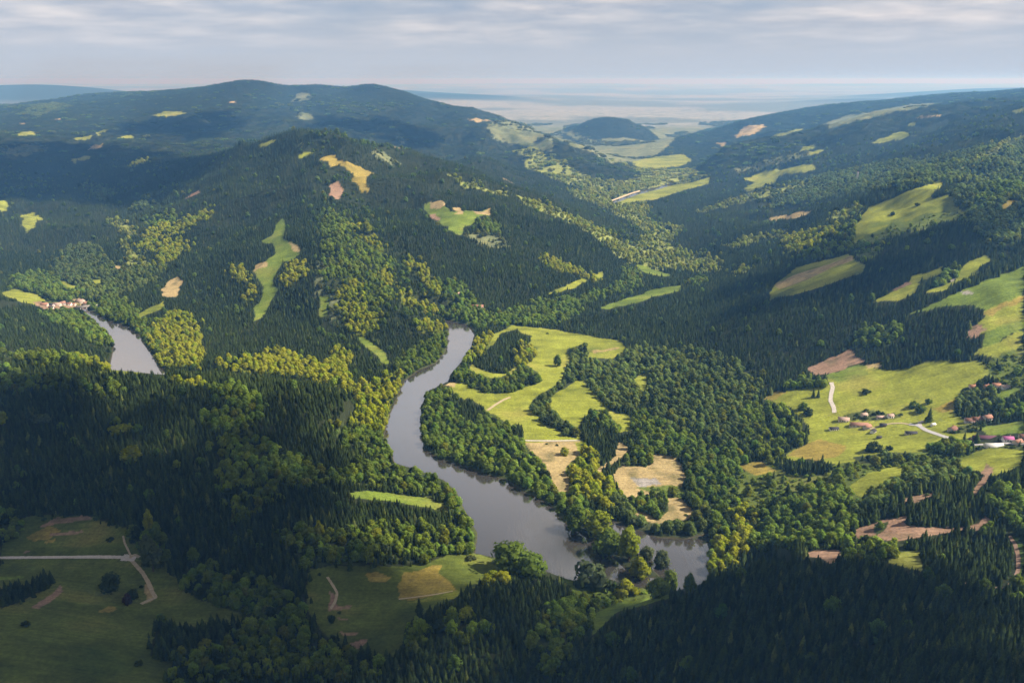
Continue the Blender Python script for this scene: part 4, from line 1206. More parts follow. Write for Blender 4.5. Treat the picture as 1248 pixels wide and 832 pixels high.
HAMLET = "farm buildings of the field hamlet"
for a in [
    ("farmhouse", 1028, 512.5, 13, 8, 3.6, -16, 'cream', 'pink', "faded pink roofed farmhouse at the left end of the field hamlet", "house"),
    ("farm_building", 1047, 518.5, 21, 8, 3.2, -8, 'cream', 'terracotta', "longest building of the field hamlet, low with a terracotta roof", "farm building"),
    ("farm_building", 1057, 521.5, 9, 6.5, 3.4, 30, 'stone', 'terracotta', "short terracotta roofed wing at the right end of the longest farm building", "farm building"),
    ("cottage", 1053, 507, 7, 5.5, 3.2, 10, 'cream', 'pink', "small pink roofed cottage among the trees above the longest farm building", "house"),
    ("cottage", 1085, 508.5, 7, 5.5, 3.4, 0, 'white', 'pink', "small white cottage at the right end of the hamlet's tree row", "house"),
    ("shed", 1073, 509, 10, 4.5, 2.4, -3, 'stone', 'pink', "low pale shed beside the small white cottage", "shed"),
    ("shed", 1016, 523.5, 11, 5.5, 2.5, 0, 'white', 'dark', "dark roofed low shed with white walls below the pink roofed farmhouse", "shed"),
    ("shed", 1064, 527, 6.5, 5, 3.0, 40, 'white', 'dark', "dark roofed white shed below the end of the longest farm building", "shed"),
    ("shed", 1071, 534, 5, 3.5, 2.2, 10, 'dark', 'dark', "tiny black shed standing alone lowest of the hamlet", "shed"),
    ("shed", 1076, 519, 7, 5, 2.6, -5, 'dark', 'dark', "dark shed at the right edge of the field hamlet", "shed"),
    ("shed", 1038, 520, 5, 4, 2.4, 0, 'stone', 'brown', "small brown roofed shed in front of the longest farm building", "shed"),
]: house(*a[:10], a[10], chimney=a[0] in ("farmhouse", "cottage"), group=HAMLET, wins=2 if a[3] < 9 else 4)
house("barn", 1110, 528.5, 13, 5.5, 2.8, -4, 'stone', 'dark', "lone low dark barn in the open field between hamlet and village road", "barn", chimney=False, wins=4)
house("shed", 1137, 518.5, 5, 4, 2.4, 20, 'white', 'white', "tiny white shed by the top of the village road", "shed", chimney=False, wins=1)
VILL = "houses of the right hand village"
for a in [
    ("house", 1161, 524.5, 10, 8, 3.4, 35, 'stone', 'brown', "brown roofed house nearest the village road among bushes", "house"),
    ("house", 1181, 514.5, 10, 7.5, 3.6, -12, 'stone', 'brown', "left house of the short brown roofed row above the bright green field", "house"),
    ("house", 1191, 513, 11, 7.5, 3.6, -6, 'cream', 'brown', "middle house of the short brown roofed row above the bright green field", "house"),
    ("house", 1203, 512, 9, 8, 5.2, 15, 'stone', 'terracotta', "tall red roofed house at the right end of the brown roofed row", "house"),
    ("long_shed", 1200, 533.5, 25, 7, 3.0, -3, 'dark', 'maroon', "very long maroon roofed shed under the bright green field", "shed"),
    ("house", 1228, 536.5, 11, 7, 3.6, -6, 'white', 'magenta', "vivid pink roofed house near the right edge", "house"),
    ("greenhouse", 1211, 543.5, 19, 8, 2.6, -4, 'white', 'white', "long white sheeted greenhouse below the maroon roofed shed", "greenhouse"),
    ("cottage", 1182, 540, 6, 5.5, 3.2, 5, 'white', 'maroon', "small white cottage at the end of the village road", "house"),
    ("house", 1240, 540.5, 9, 7, 3.6, 20, 'cream', 'terracotta', "red roofed house just right of the vivid pink roof", "house"),
    ("house", 1247, 534, 9, 7, 3.4, -10, 'stone', 'brown', "brown roofed house cut by the right edge of the photo", "house"),
    ("cottage", 1186, 472.5, 9, 7, 3.4, -5, 'cream', 'orange', "orange roofed house leftmost in the row along the upper grove", "house"),
    ("cottage", 1203, 472.5, 8, 6.5, 3.6, 10, 'cream', 'orange', "orange roofed house second in the row along the upper grove", "house"),
    ("cottage", 1214, 471.5, 9, 7, 4.4, -15, 'white', 'orange', "tallest orange roofed house in the row along the upper grove", "house"),
    ("cottage", 1225, 472.5, 10, 6, 3.0, 5, 'white', 'pink', "pale pink roofed house at the right end of the upper row", "house"),
    ("cottage", 1201, 483, 7, 6, 3.6, 12, 'white', 'pink', "small pale house by itself below the orange roofed row", "house"),
]: house(*a[:10], a[10], chimney=a[0] in ("house", "cottage"), group=VILL, wins=2 if a[3] < 10 else 4)
RVILL = "houses of the riverside village at left"
for a in [
    ("house", 54.5, 372, 13, 9, 4.2, 8, 'cream', 'terracotta', "red roofed house at the left end of the riverside village", "house"),
    ("house", 63, 372.6, 10, 8, 3.6, -20, 'stone', 'dark', "dark roofed house second from left in the riverside village", "house"),
    ("house", 70, 371.8, 15, 9, 4.2, -4, 'cream', 'pink', "wide pink roofed house in the middle of the riverside village", "house"),
    ("house", 77, 371, 9, 8, 5.0, 30, 'stone', 'terracotta', "narrow red roofed house right of the wide pink roof", "house"),
    ("house", 84, 371.5, 11, 8, 4.2, 0, 'white', 'brown', "white walled brown roofed house of the riverside village", "house"),
    ("house", 90, 371.8, 9, 7, 3.8, -14, 'cream', 'terracotta', "small red roofed house before the bridge end", "house"),
    ("house", 98, 368.5, 17, 10, 5.2, -8, 'cream', 'pink', "largest house of the riverside village, behind the bridge end", "house"),
    ("house", 105, 370.5, 10, 8, 3.8, 15, 'white', 'terracotta', "red roofed house rightmost in the riverside village", "house"),
    ("cottage", 62.5, 375.6, 8, 6, 3.2, 10, 'white', 'dark', "white cottage lowest on the slope of the riverside village", "house"),
]: house(*a[:10], a[10], chimney=True, group=RVILL, wins=3)
house("barn", 582, 374.5, 24, 10, 4.4, -3, 'stone', 'terracotta', "lone red roofed barn at the foot of the dark spruce slope", "barn", chimney=False, wins=5)
house("barn", 559, 361, 11, 9, 6.5, 70, 'cream', 'pink', "small pale pink barn at the forest edge above the river's far end", "barn", chimney=False, wins=2)

# pale lookout tower standing out of the wood on the right hand slope
x, y, z = (float(v[0]) for v in ground(1044.5, 219))
tw = bpy.data.objects.new("tower", None); COL.objects.link(tw); tw.location = (x, y, z)
tag(tw, "thin pale tower standing out of the dark wood on the right slope", "tower")
V, Fc = [], []
for zz, rr in ((-3, 2.6), (16, 2.0), (16.5, 2.7), (19, 2.7)):
    for k in range(10): V.append((rr * math.cos(k * .6283), rr * math.sin(k * .6283), zz))
for i in range(3):
    for k in range(10): Fc.append((i * 10 + k, i * 10 + (k + 1) % 10, i * 10 + 10 + (k + 1) % 10, i * 10 + 10 + k))
link("shaft", poly_mesh("shaft", V, Fc, WALL['white']), tw)
V = [(3.1 * math.cos(k * .6283), 3.1 * math.sin(k * .6283), 19.05) for k in range(10)] + [(0, 0, 22)]
link("roof", poly_mesh("roof", V, [(k, (k + 1) % 10, 10) for k in range(10)] + [tuple(range(9, -1, -1))], ROOF['pink']), tw)

# bridge of the riverside village
ax, ay, _ = (float(v[0]) for v in ground(92, 375.5)); bx, by, _ = (float(v[0]) for v in ground(119, 374.5))
br = bpy.data.objects.new("bridge", None); COL.objects.link(br)
Lb = math.hypot(bx - ax, by - ay); br.location = ((ax + bx) / 2, (ay + by) / 2, 5.2); br.rotation_euler = (0, 0, math.atan2(by - ay, bx - ax))
tag(br, "low pale road bridge crossing the narrow river by the riverside village", "bridge")
link("deck", box_mesh("deck", -Lb / 2, Lb / 2, -3.2, 3.2, -.9, 0, WALL['stone']), br)
for s in (-1, 1): link("parapet", box_mesh("parapet", -Lb / 2, Lb / 2, s * 3.0 - .2, s * 3.0 + .2, .003, 1.1, WALL['stone']), br)
for q in (-.28, 0, .28): link("pier", box_mesh("pier", Lb * q - .8, Lb * q + .8, -2.6, 2.6, -9, -.903, WALL['stone']), br)
CLEAR += [(ax + (bx - ax) * t, ay + (by - ay) * t, 7) for t in np.linspace(0, 1, 8)]
# ------------------------------------------------------------------ trees placed one by one
TRUNKS = {'broad': BROAD_TRUNK, 'spruce': SPRUCE_TRUNK}


def single(name, x, y, z, wid, hgt, rot, crown_me, trunk_me, tint, label, cat, group=None):
    root = bpy.data.objects.new(name, None); COL.objects.link(root); root.empty_display_size = 1
    root.location = (x, y, z); root.rotation_euler = (0, 0, rot)
    tag(root, label, cat, group)
    c = link("crown" if trunk_me is not None else "foliage", crown_me, root)
    c.scale = (wid, wid, hgt); c["tint"] = (float(tint[0]), float(tint[1]), float(tint[2]), 1.0)
    if trunk_me is not None:
        t = link("trunk", trunk_me, root); t.scale = (wid * .8, wid * .8, hgt)
    return root


def vary(tint, k=0.16):
    f = 1 + random.uniform(-k, k); g_ = random.uniform(-.08, .08)
    return (tint[0] * f * (1 + g_), tint[1] * f, tint[2] * f * (1 - g_))


YEL, MID, GRY, DRK, PUR = (.260, .290, .022), (.130, .185, .030), (.105, .130, .055), (.060, .082, .024), (.075, .042, .050)
# name, px, base py, crown width px, height/width, colour, label
HAND = [
    ("broadleaf_tree", 766, 684, 34, 1.15, YEL, "largest yellow-green tree in the middle of the wooded tongue between the two waters"),
    ("broadleaf_tree", 779, 705, 27, 1.0, YEL, "round bright yellow tree just in front of the largest one on the tongue"),
    ("broadleaf_tree", 816, 722, 20, 1.6, MID, "tall narrow tree at the tip of the wooded tongue"),
    ("broadleaf_tree", 840, 722, 17, 1.45, MID, "lone round-topped tree standing against the side water"),
    ("broadleaf_tree", 806, 694, 21, 1.1, GRY, "grey-green tree on the far side of the tongue beside the side water"),
    ("broadleaf_tree", 788, 682, 17, 1.1, GRY, "smaller grey-green tree behind the largest yellow-green one"),
    ("broadleaf_tree", 801, 727, 27, .85, MID, "broad green tree at the near end of the tongue above the grass strip"),
    ("broadleaf_bush", 764, 725, 30, .6, YEL, "low yellowish bush at the near end of the tongue"),
    ("broadleaf_bush", 719, 713, 48, .68, GRY, "big dark grey-green bush alone on the near river bank"),
    ("broadleaf_tree", 624, 694, 48, .75, MID, "wide round tree on the near bank at the corner of the river meadow"),
    ("broadleaf_tree", 650, 706, 38, .75, MID, "round tree in front of the wide one at the meadow corner"),
    ("broadleaf_tree", 739, 676, 36, .85, MID, "green tree with light top on the river side of the tongue's root"),
    ("broadleaf_tree", 728, 652, 36, .8, YEL, "round yellowish tree at the root of the wooded tongue"),
    ("broadleaf_tree", 702, 648, 34, .85, MID, "rounded tree on the right bank just above the tongue's root"),
    ("broadleaf_tree", 679.5, 446, 10, 1.25, MID, "lone small tree on the bright meadow inside the river bend"),
    ("broadleaf_bush", 688, 554, 13, .85, YEL, "lone bright bush in the straw field"),
    ("broadleaf_tree", 134, 720, 29, .7, DRK, "dark clump-like tree alone on the bottom left meadow"),
    ("broadleaf_bush", 155, 734.5, 14, 1.0, PUR, "dark maroon bush on the bottom left meadow"),
    ("broadleaf_bush", 161, 729, 12, 1.2, DRK, "small dark bush behind the maroon one"),
    ("spruce_tree", 511, 745, 13, 1.0, (.035, .05, .02), "small dark lone spruce at the lower edge of the riverside meadow"),
    ("broadleaf_bush", 405, 757, 10, 1.0, DRK, "lone dark bush in the left part of the riverside meadow"),
    ("broadleaf_bush", 574, 681, 12, .5, GRY, "low dark bush by the water at the top of the riverside meadow"),
    ("broadleaf_tree", 160, 562, 26, .75, YEL, "lone round yellowish tree in the middle of the dark left spruce wood"),
    ("broadleaf_tree", 216, 571, 12, .8, YEL, "small ochre tree right of the lone round one in the left spruce wood"),
    ("broadleaf_bush", 147, 527, 30, .35, YEL, "low wide green thicket in the upper left spruce wood"),
    ("broadleaf_bush", 50, 514, 26, .4, GRY, "low grey-green thicket near the left edge in the spruce wood"),
    ("broadleaf_tree", 4, 518, 16, .9, YEL, "ochre tree cut by the left edge of the photo"),
    ("broadleaf_tree", 183, 652, 15, 1.9, YEL, "tall slim yellowish tree at the top right corner of the left meadow"),
    ("broadleaf_tree", 187, 696, 32, 1.1, GRY, "tall pale green tree right of the road end"),
    ("broadleaf_tree", 178, 672, 18, 1.0, GRY, "pale green tree behind the road end"),
    ("broadleaf_tree", 236, 684, 16, 1.0, MID, "light tree at the edge of the left spruce wood above the belt"),
    ("broadleaf_tree", 390, 656, 15, 1.3, YEL, "tilted yellowish tree standing out above the row over the riverside meadow"),
    ("broadleaf_tree", 451, 687, 15, 1.35, YEL, "lone bright round tree at the front of the row over the riverside meadow"),
    ("broadleaf_bush", 1056, 479, 12, .45, DRK, "low dark bush in the upper part of the right hand field"),
    ("spruce_tree", 991, 484, 6, 1.4, DRK, "left one of two small dark trees near the top of the pale lane"),
    ("spruce_tree", 997, 484, 6, 1.3, DRK, "right one of two small dark trees near the top of the pale lane"),
    ("broadleaf_bush", 1114, 496, 12, .75, MID, "upper bush of the slanting pair in the right hand field"),
    ("broadleaf_bush", 1122, 501, 13, .7, MID, "lower bush of the slanting pair in the right hand field"),
    ("broadleaf_bush", 1131.5, 491.5, 9, .8, MID, "small round bush above the slanting pair"),
    ("spruce_tree", 1132, 513, 9, 1.4, DRK, "small dark pointed tree between hamlet and right village"),
    ("broadleaf_bush", 1066, 549, 19, .7, DRK, "dark round bush at the lower edge of the right hand field"),
    ("broadleaf_bush", 1084, 548, 9, .7, DRK, "smaller bush right of the dark round one at the field's lower edge"),
    ("broadleaf_bush", 978, 499, 12, .9, MID, "upper bush of the little group left of the hamlet"),
    ("broadleaf_bush", 985, 505, 14, .7, DRK, "lower bush of the little group left of the hamlet"),
    ("spruce_tree", 942, 589, 9, 1.3, DRK, "left one of the small spruces below the grove"),
    ("spruce_tree", 954, 588, 7, 1.2, DRK, "right one of the small spruces below the grove"),
    ("broadleaf_tree", 447.5, 286, 14, .95, YEL, "round light tree standing alone in the dark wood of the central hill"),
    ("broadleaf_tree", 1173, 272, 10, .9, MID, "green tree at the right end of the bright field on the slope"),
    ("broadleaf_bush", 1088, 262, 6, .8, DRK, "dark bush in the middle of the bright slope field"),
    ("broadleaf_bush", 1118, 251, 7, .6, DRK, "dark bush in the upper part of the bright slope field"),
]
for nm, px, py, wpx, ratio, tint, label in HAND:
    x, y, z = (float(v[0]) for v in ground(px, py))
    dep = float(project(np.array([x]), np.array([y]), np.array([z]))[2][0])
    wid = wpx * dep / F
    z = float(height(np.array([x]), np.array([y]))[0])
    if nm == "spruce_tree":
        hgt = wid * ratio * 1.5
        single(nm, x, y, z, wid * 3.0, hgt, random.uniform(0, 6), random.choice(SPRUCE_CROWNS), SPRUCE_TRUNK, vary(tint, .08), label, "tree")
    elif nm == "broadleaf_bush":
        single(nm, x, y, z, wid * .95, wid * ratio * 1.55, random.uniform(0, 6), random.choice(BUSH_CROWNS), None, vary(tint, .08), label, "bush")
    else:
        single(nm, x, y, z, wid, wid * ratio * 1.15, random.uniform(0, 6), random.choice(BROAD_CROWNS), BROAD_TRUNK, vary(tint, .08), label, "tree")
    CLEAR.append((x, y, wid * .42))

# ------------------------------------------------------------------ the woods
ZONES = [(330, 1000, 3.8, 7.0), (1000, 2000, 4.7, 7.2), (2000, 3400, 7.0, 9.2), (3400, 8300, 20.0, 22.0)]
mass = {'c': [], 'b': [], 'u': []}
near = {'c': [], 'b': []}


def tints(x, y, cov, conif, r):
    base = np.array([BASE[c] for c in CODES])[cov]
    n = len(x)
    stand = fbm(x, y, 160, 3, 151)[:, None]
    if conif:
        t = np.array((.033, .048, .013)) * np.ones((n, 1))
        t = t * (1 + 0.30 * stand)
        odd = r.random(n) < 0.05
        t[odd] = np.array((.075, .090, .022))
        t *= r.uniform(0.55, 1.55, (n, 1))
    else:
        t = base * (1 + 0.28 * stand) * r.uniform(0.70, 1.32, (n, 1))
        hue = r.normal(0, .07, (n, 1))
        t = t * np.concatenate([1 + hue, 1 + 0 * hue, 1 - hue], 1)
        odd = r.random(n) < 0.035
        t[odd] = np.array((.210, .225, .024)) * r.uniform(.7, 1.1, (odd.sum(), 1))
        odd = r.random(n) < 0.06
        t[odd] = np.array((.045, .062, .022))
    return np.concatenate([np.clip(t, .006, .4), np.ones((n, 1))], 1)


for zi, (y0, y1, spc, spb) in enumerate(ZONES):
    for kind, sp, tab in (('c', spc, CONIF_P), ('b', spb, BROAD_P), ('u', 5.5 if zi == 0 else 7.5, BUSH_P)):
        if kind == 'u' and zi > 2: continue
        x, y, z, cov = scatter(y0, y1, sp, tab, kind)
        if zi < 3:
            ok = keep_clear(x, y); x, y, z, cov = x[ok], y[ok], z[ok], cov[ok]
        n = len(x)
        tint = tints(x, y, cov, kind == 'c', rng)
        turn = np.zeros((n, 3)); turn[:, 2] = rng.uniform(0, 6.283, n)
        if kind == 'c':
            hgt = (7.8, 7.0, 8.2, 8.0)[zi] * np.clip(rng.normal(.95, .26, n), .35, 1.6) * (1 + .22 * fbm(x, y, 120, 2, 161))
            wid = (hgt * rng.uniform(1.45, 1.9, n)) if zi < 3 else rng.uniform(17, 22, n)
            pick = (rng.integers(0, 4, n), rng.integers(0, 4, n), rng.integers(4, 6, n), rng.integers(6, 8, n))[zi]
        elif kind == 'b':
            wid = (9.0, 8.8, 10.5, 22.0)[zi] * rng.uniform(.50, 1.30, n)
            hgt = (wid * rng.uniform(.85, 1.2, n)) if zi < 3 else wid * rng.uniform(.55, .75, n)
            pick = (rng.integers(8, 12, n), rng.integers(8, 12, n), rng.integers(12, 14, n), np.full(n, 14))[zi]
        else:
            wid = rng.uniform(2.2, 6.0, n); hgt = wid * rng.uniform(.7, 1.2, n); pick = np.full(n, 15)
        if zi < 3:
            keep = ~hides_open(x, y, z, hgt * (.62 if kind == 'c' else .66)) | (rng.random(n) < .06) | (cov == CODES.index('W'))
            x, y, z, cov, tint, turn, hgt, wid, pick = (q[keep] for q in (x, y, z, cov, tint, turn, hgt, wid, pick)); n = len(x)
        size = np.stack([wid, wid, hgt], 1)
        d = dict(xyz=np.stack([x, y, z - 0.1], 1), pick=pick, turn=turn, size=size, tint=tint)
        if zi == 0 and kind in near:
            px, py, dep = project(x, y, z + hgt * .7)
            px0, py0, _ = project(x, y, z)
            show = (px > 4) & (px < 1244) & (py < 828) & visible(x, y, z + hgt * .8, 0.0)
            sc = np.where(show, wid * (0.35 if kind == 'c' else 1.0) * hgt / dep ** 2, 0)
            top = np.argsort(-sc)[:(262 if kind == 'c' else 240)]
            d['base'] = (px0, py0)
            near[kind] = (d, top)
            keep = np.ones(n, bool); keep[top] = False
            d2 = {k: v[keep] for k, v in d.items() if k != 'base'}
            mass[kind].append(d2)
        else:
            mass[kind].append(d)

STANDS = {
    'c': [("680,720 760,735 870,695 960,680 1250,680 1250,840 660,840", "dark spruce at the front of the dense wood filling the bottom right corner", "spruces of the bottom right wood"),
          ("440,690 720,690 720,840 440,840", "dark spruce on the small wooded knoll at bottom centre", "spruces of the bottom centre knoll"),
          ("170,740 440,740 440,840 170,840", "dark spruce in the mixed wood at the bottom left of centre", "spruces of the lower left mixed wood"),
          ("0,690 100,690 100,760 0,760", "dark tree in the short dark hedge at the left edge of the bottom left meadow", "trees of the dark meadow hedge"),
          ("0,400 440,400 600,600 600,690 440,700 0,690", "dark spruce at the lower edge of the big wood on the left", "front spruces of the big left wood"),
          ("-1000,-1000 3000,-1000 3000,3000 -1000,3000", "dark spruce mixed among the leafy trees near the river", "spruces near the river")],
    'b': [("210,690 385,690 385,785 300,770 225,735", "rounded leafy tree in the belt between the left meadow and the riverside meadow", "trees of the belt between the meadows"),
          ("170,740 490,740 490,840 170,840", "leafy tree in the mixed wood at the bottom left of centre", "leafy trees of the lower left mixed wood"),
          ("330,625 590,625 590,700 330,700", "leafy tree in the row along the top of the riverside meadow", "row of leafy trees above the riverside meadow"),
          ("470,695 735,695 735,840 470,840", "leafy tree around the small spruce knoll at bottom centre", "leafy trees round the bottom centre knoll"),
          ("390,500 590,500 590,625 390,625", "leafy tree on the left bank above the big river bend", "leafy trees of the left bank"),
          ("505,465 745,465 745,640 690,650 505,560", "leafy tree in the dense belt along the right bank of the river", "leafy trees of the right bank belt"),
          ("690,590 850,590 850,735 690,735", "leafy tree on the wooded tongue between the two waters", "leafy trees of the wooded tongue"),
          ("820,560 1060,560 1000,680 820,720", "leafy tree on the slope right of the side water", "leafy trees right of the side water"),
          ("600,680 1250,660 1250,840 600,840", "light leafy tree among the dark spruces of the bottom right wood", "leafy trees in the bottom right wood"),
          ("0,400 440,400 440,700 0,700", "light leafy tree among the dark spruces of the big left wood", "leafy trees in the big left wood"),
          ("-1000,-1000 3000,-1000 3000,3000 -1000,3000", "leafy tree among the scrub on the lower right slope", "leafy trees of the lower right slope")]}
for kind in ('c', 'b'):
    d, top = near[kind]
    px0, py0 = d['base']
    stand = np.full(len(px0), -1)
    for i, (s, lab, grp) in enumerate(STANDS[kind]):
        ins = inside(px0, py0, P(s)) & (stand < 0); stand[ins] = i
    for i in top:
        _, lab, grp = STANDS[kind][stand[i]]
        x, y, z = d['xyz'][i]; wd, _, hg = d['size'][i]
        pk = int(d['pick'][i])
        if kind == 'c':
            single("spruce_tree", x, y, z, wd, hg, d['turn'][i, 2], SPRUCE_CROWNS[pk % 4], SPRUCE_TRUNK, d['tint'][i], lab, "tree", grp)
        else:
            single("broadleaf_tree", x, y, z, wd, hg, d['turn'][i, 2], BROAD_CROWNS[i % 5], BROAD_TRUNK, d['tint'][i], lab, "tree", grp)


def cat(ds): return {k: np.concatenate([q[k] for q in ds]) for k in ('xyz', 'pick', 'turn', 'size', 'tint')}


wood("spruce_wood", cat(mass['c']), "dark spruce forest covering the slopes and hills as one mass", "forest")
wood("broadleaf_wood", cat(mass['b']), "light green broadleaf woods along the river, ravines and slopes", "forest")
wood("scrub", cat(mass['u']), "low scrub and bushes scattered over meadows and wood edges", "scrub")
print("trees", {k: sum(len(q['pick']) for q in v) for k, v in mass.items()})
# ------------------------------------------------------------------ sky, sun, air
SUN_AZ, SUN_EL = 95.0, 44.0          # measured from straight ahead towards the right
w = bpy.data.worlds.new("World"); S.world = w; w.use_nodes = True
nt = w.node_tree; nt.nodes.clear()
wo = nt.nodes.new("ShaderNodeOutputWorld"); bg = nt.nodes.new("ShaderNodeBackground")
nt.links.new(bg.outputs[0], wo.inputs[0])
sky = nt.nodes.new("ShaderNodeTexSky"); sky.sky_type = 'NISHITA'; sky.sun_disc = False
sky.sun_elevation = R(SUN_EL); sky.sun_rotation = R(SUN_AZ); sky.altitude = 500; sky.dust_density = 2.0; sky.air_density = 1.2
tc = nt.nodes.new("ShaderNodeTexCoord")
sp = nt.nodes.new("ShaderNodeSeparateXYZ"); nt.links.new(tc.outputs["Generated"], sp.inputs[0])
den = math_n(nt, 'ADD', math_n(nt, 'MAXIMUM', sp.outputs[2], 0.0), 0.10)
cx = math_n(nt, 'DIVIDE', sp.outputs[0], den); cy = math_n(nt, 'DIVIDE', sp.outputs[1], den)
cb = nt.nodes.new("ShaderNodeCombineXYZ"); nt.links.new(cx, cb.inputs[0]); nt.links.new(cy, cb.inputs[1])
n1 = noise_n(nt, cb.outputs[0], 0.55, 7, 0.52)
n2 = noise_n(nt, cb.outputs[0], 1.9, 5, 0.5)
cloud = remap(nt, math_n(nt, 'ADD', math_n(nt, 'MULTIPLY', n1, 0.82), math_n(nt, 'MULTIPLY', n2, 0.18)), 0.38, 0.66)
WB = 8.2     # the sky texture is in the thousands of watts: cloud colours are given on the same scale
grey = (0.56 * WB, 0.57 * WB, 0.64 * WB, 1); white = (1.06 * WB, 0.97 * WB, 0.92 * WB, 1)
veil = mix_c(nt, 0.72, sky.outputs[0], (0.33 * WB, 0.44 * WB, 0.66 * WB, 1))
cl = mix_c(nt, cloud, veil, mix_c(nt, remap(nt, n2, 0.35, 0.68), grey, white))
low = remap(nt, sp.outputs[2], 0.024, 0.078)
high = math_n(nt, 'MULTIPLY', remap(nt, sp.outputs[2], 0.10, 0.24, 1.0, 1.75), remap(nt, sp.outputs[2], 0.36, 0.54, 1.0, 0.16))
cl = mix_c(nt, 1.0, cl, high, 'MULTIPLY')
cl = mix_c(nt, remap(nt, sp.outputs[2], 0.10, 0.24), cl, mix_c(nt, 1.0, cl, (1.06, 1.0, 0.90, 1), 'MULTIPLY'))
fin = mix_c(nt, low, (0.53 * WB, 0.595 * WB, 0.70 * WB, 1), cl)
nt.links.new(fin, bg.inputs[0]); bg.inputs[1].default_value = 0.072

sd = bpy.data.lights.new("sun", 'SUN'); sd.energy = 5.0; sd.angle = R(0.6); sd.color = (1.0, 0.955, 0.87)
so = bpy.data.objects.new("sun", sd); COL.objects.link(so)
sdir = Vector((math.sin(R(SUN_AZ)) * math.cos(R(SUN_EL)), math.cos(R(SUN_AZ)) * math.cos(R(SUN_EL)), math.sin(R(SUN_EL))))
so.rotation_euler = (-sdir).to_track_quat('-Z', 'Y').to_euler()

bm = bmesh.new(); bmesh.ops.create_cube(bm, size=1.0)
for v_ in bm.verts: v_.co = Vector((v_.co.x * 240000, v_.co.y * 140000 + 68000, -45 if v_.co.z < 0 else 470))
hm = bpy.data.meshes.new("haze"); bm.to_mesh(hm); bm.free()
m = bpy.data.materials.new("hazy air"); m.use_nodes = True; nt = m.node_tree; nt.nodes.clear()
mo = nt.nodes.new("ShaderNodeOutputMaterial"); pv = nt.nodes.new("ShaderNodeVolumePrincipled")
pv.inputs["Color"].default_value = (0.19, 0.50, 1.0, 1); pv.inputs["Absorption Color"].default_value = (.86, .66, .84, 1); pv.inputs["Density"].default_value = 1.02e-4; pv.inputs["Anisotropy"].default_value = 0.25
nt.links.new(pv.outputs[0], mo.inputs["Volume"])
hm.materials.append(m)
hz = link("haze", hm); tag(hz, "pale blue summer haze filling the valley air", "haze", kind="stuff")

S.render.engine = 'CYCLES'
S.cycles.use_denoising = True
S.cycles.max_bounces = 6; S.cycles.diffuse_bounces = 2; S.cycles.glossy_bounces = 2; S.cycles.transparent_max_bounces = 24
S.cycles.volume_bounces = 0; S.cycles.transmission_bounces = 2
S.cycles.caustics_reflective = False; S.cycles.caustics_refractive = False
S.view_settings.view_transform = 'Standard'; S.view_settings.look = 'None'
S.view_settings.exposure = 0.74; S.view_settings.gamma = 1.0; S.view_settings.use_curve_mapping = False
# ------------------------------------------------------------------ unseen cloud puffs added overhead to shade the foreground, right slope and far hills
m = bpy.data.materials.new("cloud"); m.use_nodes = True; nt = m.node_tree; nt.nodes.clear()
mo = nt.nodes.new("ShaderNodeOutputMaterial")
df = nt.nodes.new("ShaderNodeBsdfDiffuse"); df.inputs[0].default_value = (.86, .86, .88, 1)
tl = nt.nodes.new("ShaderNodeBsdfTranslucent"); tl.inputs[0].default_value = (.80, .81, .84, 1)
tr = nt.nodes.new("ShaderNodeBsdfTransparent")
m1 = nt.nodes.new("ShaderNodeMixShader"); m1.inputs[0].default_value = .5
nt.links.new(df.outputs[0], m1.inputs[1]); nt.links.new(tl.outputs[0], m1.inputs[2])
geo = node(nt, "ShaderNodeNewGeometry")
n1 = noise_n(nt, geo.outputs["Position"], .012, 5, .6)
m2 = nt.nodes.new("ShaderNodeMixShader"); nt.links.new(remap(nt, n1, .36, .62, .22, .80), m2.inputs[0])
nt.links.new(tr.outputs[0], m2.inputs[1]); nt.links.new(m1.outputs[0], m2.inputs[2]); nt.links.new(m2.outputs[0], mo.inputs[0])
M_CLOUD = m
_bm = bmesh.new(); bmesh.ops.create_icosphere(_bm, subdivisions=3, radius=1.0)
ICO_V = np.array([v.co[:] for v in _bm.verts]); ICO_F = np.array([[v.index for v in f.verts] for f in _bm.faces]); _bm.free()
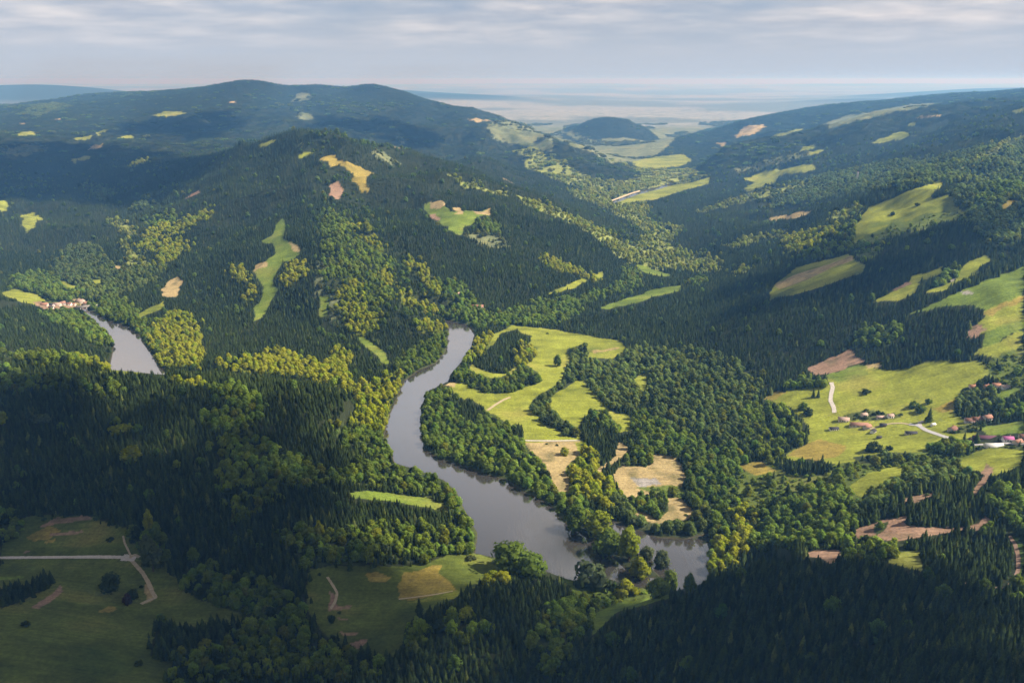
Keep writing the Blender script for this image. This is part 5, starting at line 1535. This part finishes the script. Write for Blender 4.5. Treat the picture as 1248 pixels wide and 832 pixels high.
# photo outlines of the ground each cloud shades, dropped on the ground and carried up along the sun's direction
SHADE = [("-120,470 120,482 300,508 370,530 405,555 400,580 300,600 230,640 200,680 300,745 180,790 215,850 60,980 -250,980", 1500, 85, .95),
         ("230,640 330,665 420,690 540,700 590,740 560,770 640,850 400,980 60,980 215,850 190,790 310,745", 1500, 75, 1.35),
         ("640,850 690,790 760,752 870,718 960,706 1080,712 1180,735 1290,760 1400,860 1300,1050 640,1050", 1500, 60, .72),
         ("-60,185 80,178 180,185 250,200 240,225 190,250 150,250 60,240 -60,245", 2300, 75, 1.0),
         ("160,150 280,136 300,150 260,166 150,168", 2300, 60, 1.2),
         ("400,142 470,146 530,165 545,178 500,176 430,160 390,152", 2300, 60, 1.2),
         ("940,330 1060,300 1210,258 1230,275 1120,330 1050,350 960,372", 1800, 50, 1.7)]
CV, CF = [], []
cr = np.random.default_rng(21)
for txt, alt, rad, soft in SHADE:
    pts = dens(P(txt)); pts[:, 1] = np.maximum(pts[:, 1], 100)
    x, y, z = ground(pts[:, 0], pts[:, 1])
    k = (alt - z) / sdir.z
    w_ = np.stack([x + sdir.x * k, y + sdir.y * k], 1)
    lo, hi = w_.min(0), w_.max(0)
    area = np.abs(np.sum(w_[:, 0] * np.roll(w_[:, 1], -1) - np.roll(w_[:, 0], -1) * w_[:, 1])) / 2
    R0 = rad * max(1.0, math.sqrt(area) / 900)
    n = int(min(700, area / (R0 * R0 * 0.9 * soft)))
    q = cr.uniform(lo, hi, (n * 6, 2)); q = q[inside(q[:, 0], q[:, 1], w_)][:n]
    for cxy in q:
        r = R0 * cr.uniform(.6, 1.5)
        d = ICO_V * (1 + .22 * (vnoise(ICO_V[:, 0] * 2.2 + cxy[0], ICO_V[:, 1] * 2.2 + ICO_V[:, 2] * 1.7 + cxy[1], 5)[:, None] - .5))
        v = d * np.array((r, r, r * .55)); v[:, 2] = np.where(v[:, 2] < 0, v[:, 2] * .4, v[:, 2])
        o = sum(len(a) for a in CV)
        CV.append(v + np.array((cxy[0], cxy[1], alt + cr.uniform(-25, 45)))); CF.append(ICO_F + o)
F_ = np.concatenate(CF)
shade_clouds = link("shade_clouds", mesh_np("shade_clouds", np.concatenate(CV), F_.ravel(), np.full(len(F_), 3), M_CLOUD))
tag(shade_clouds, "broken fair weather clouds drifting above the valley", "shade_clouds", kind="stuff")
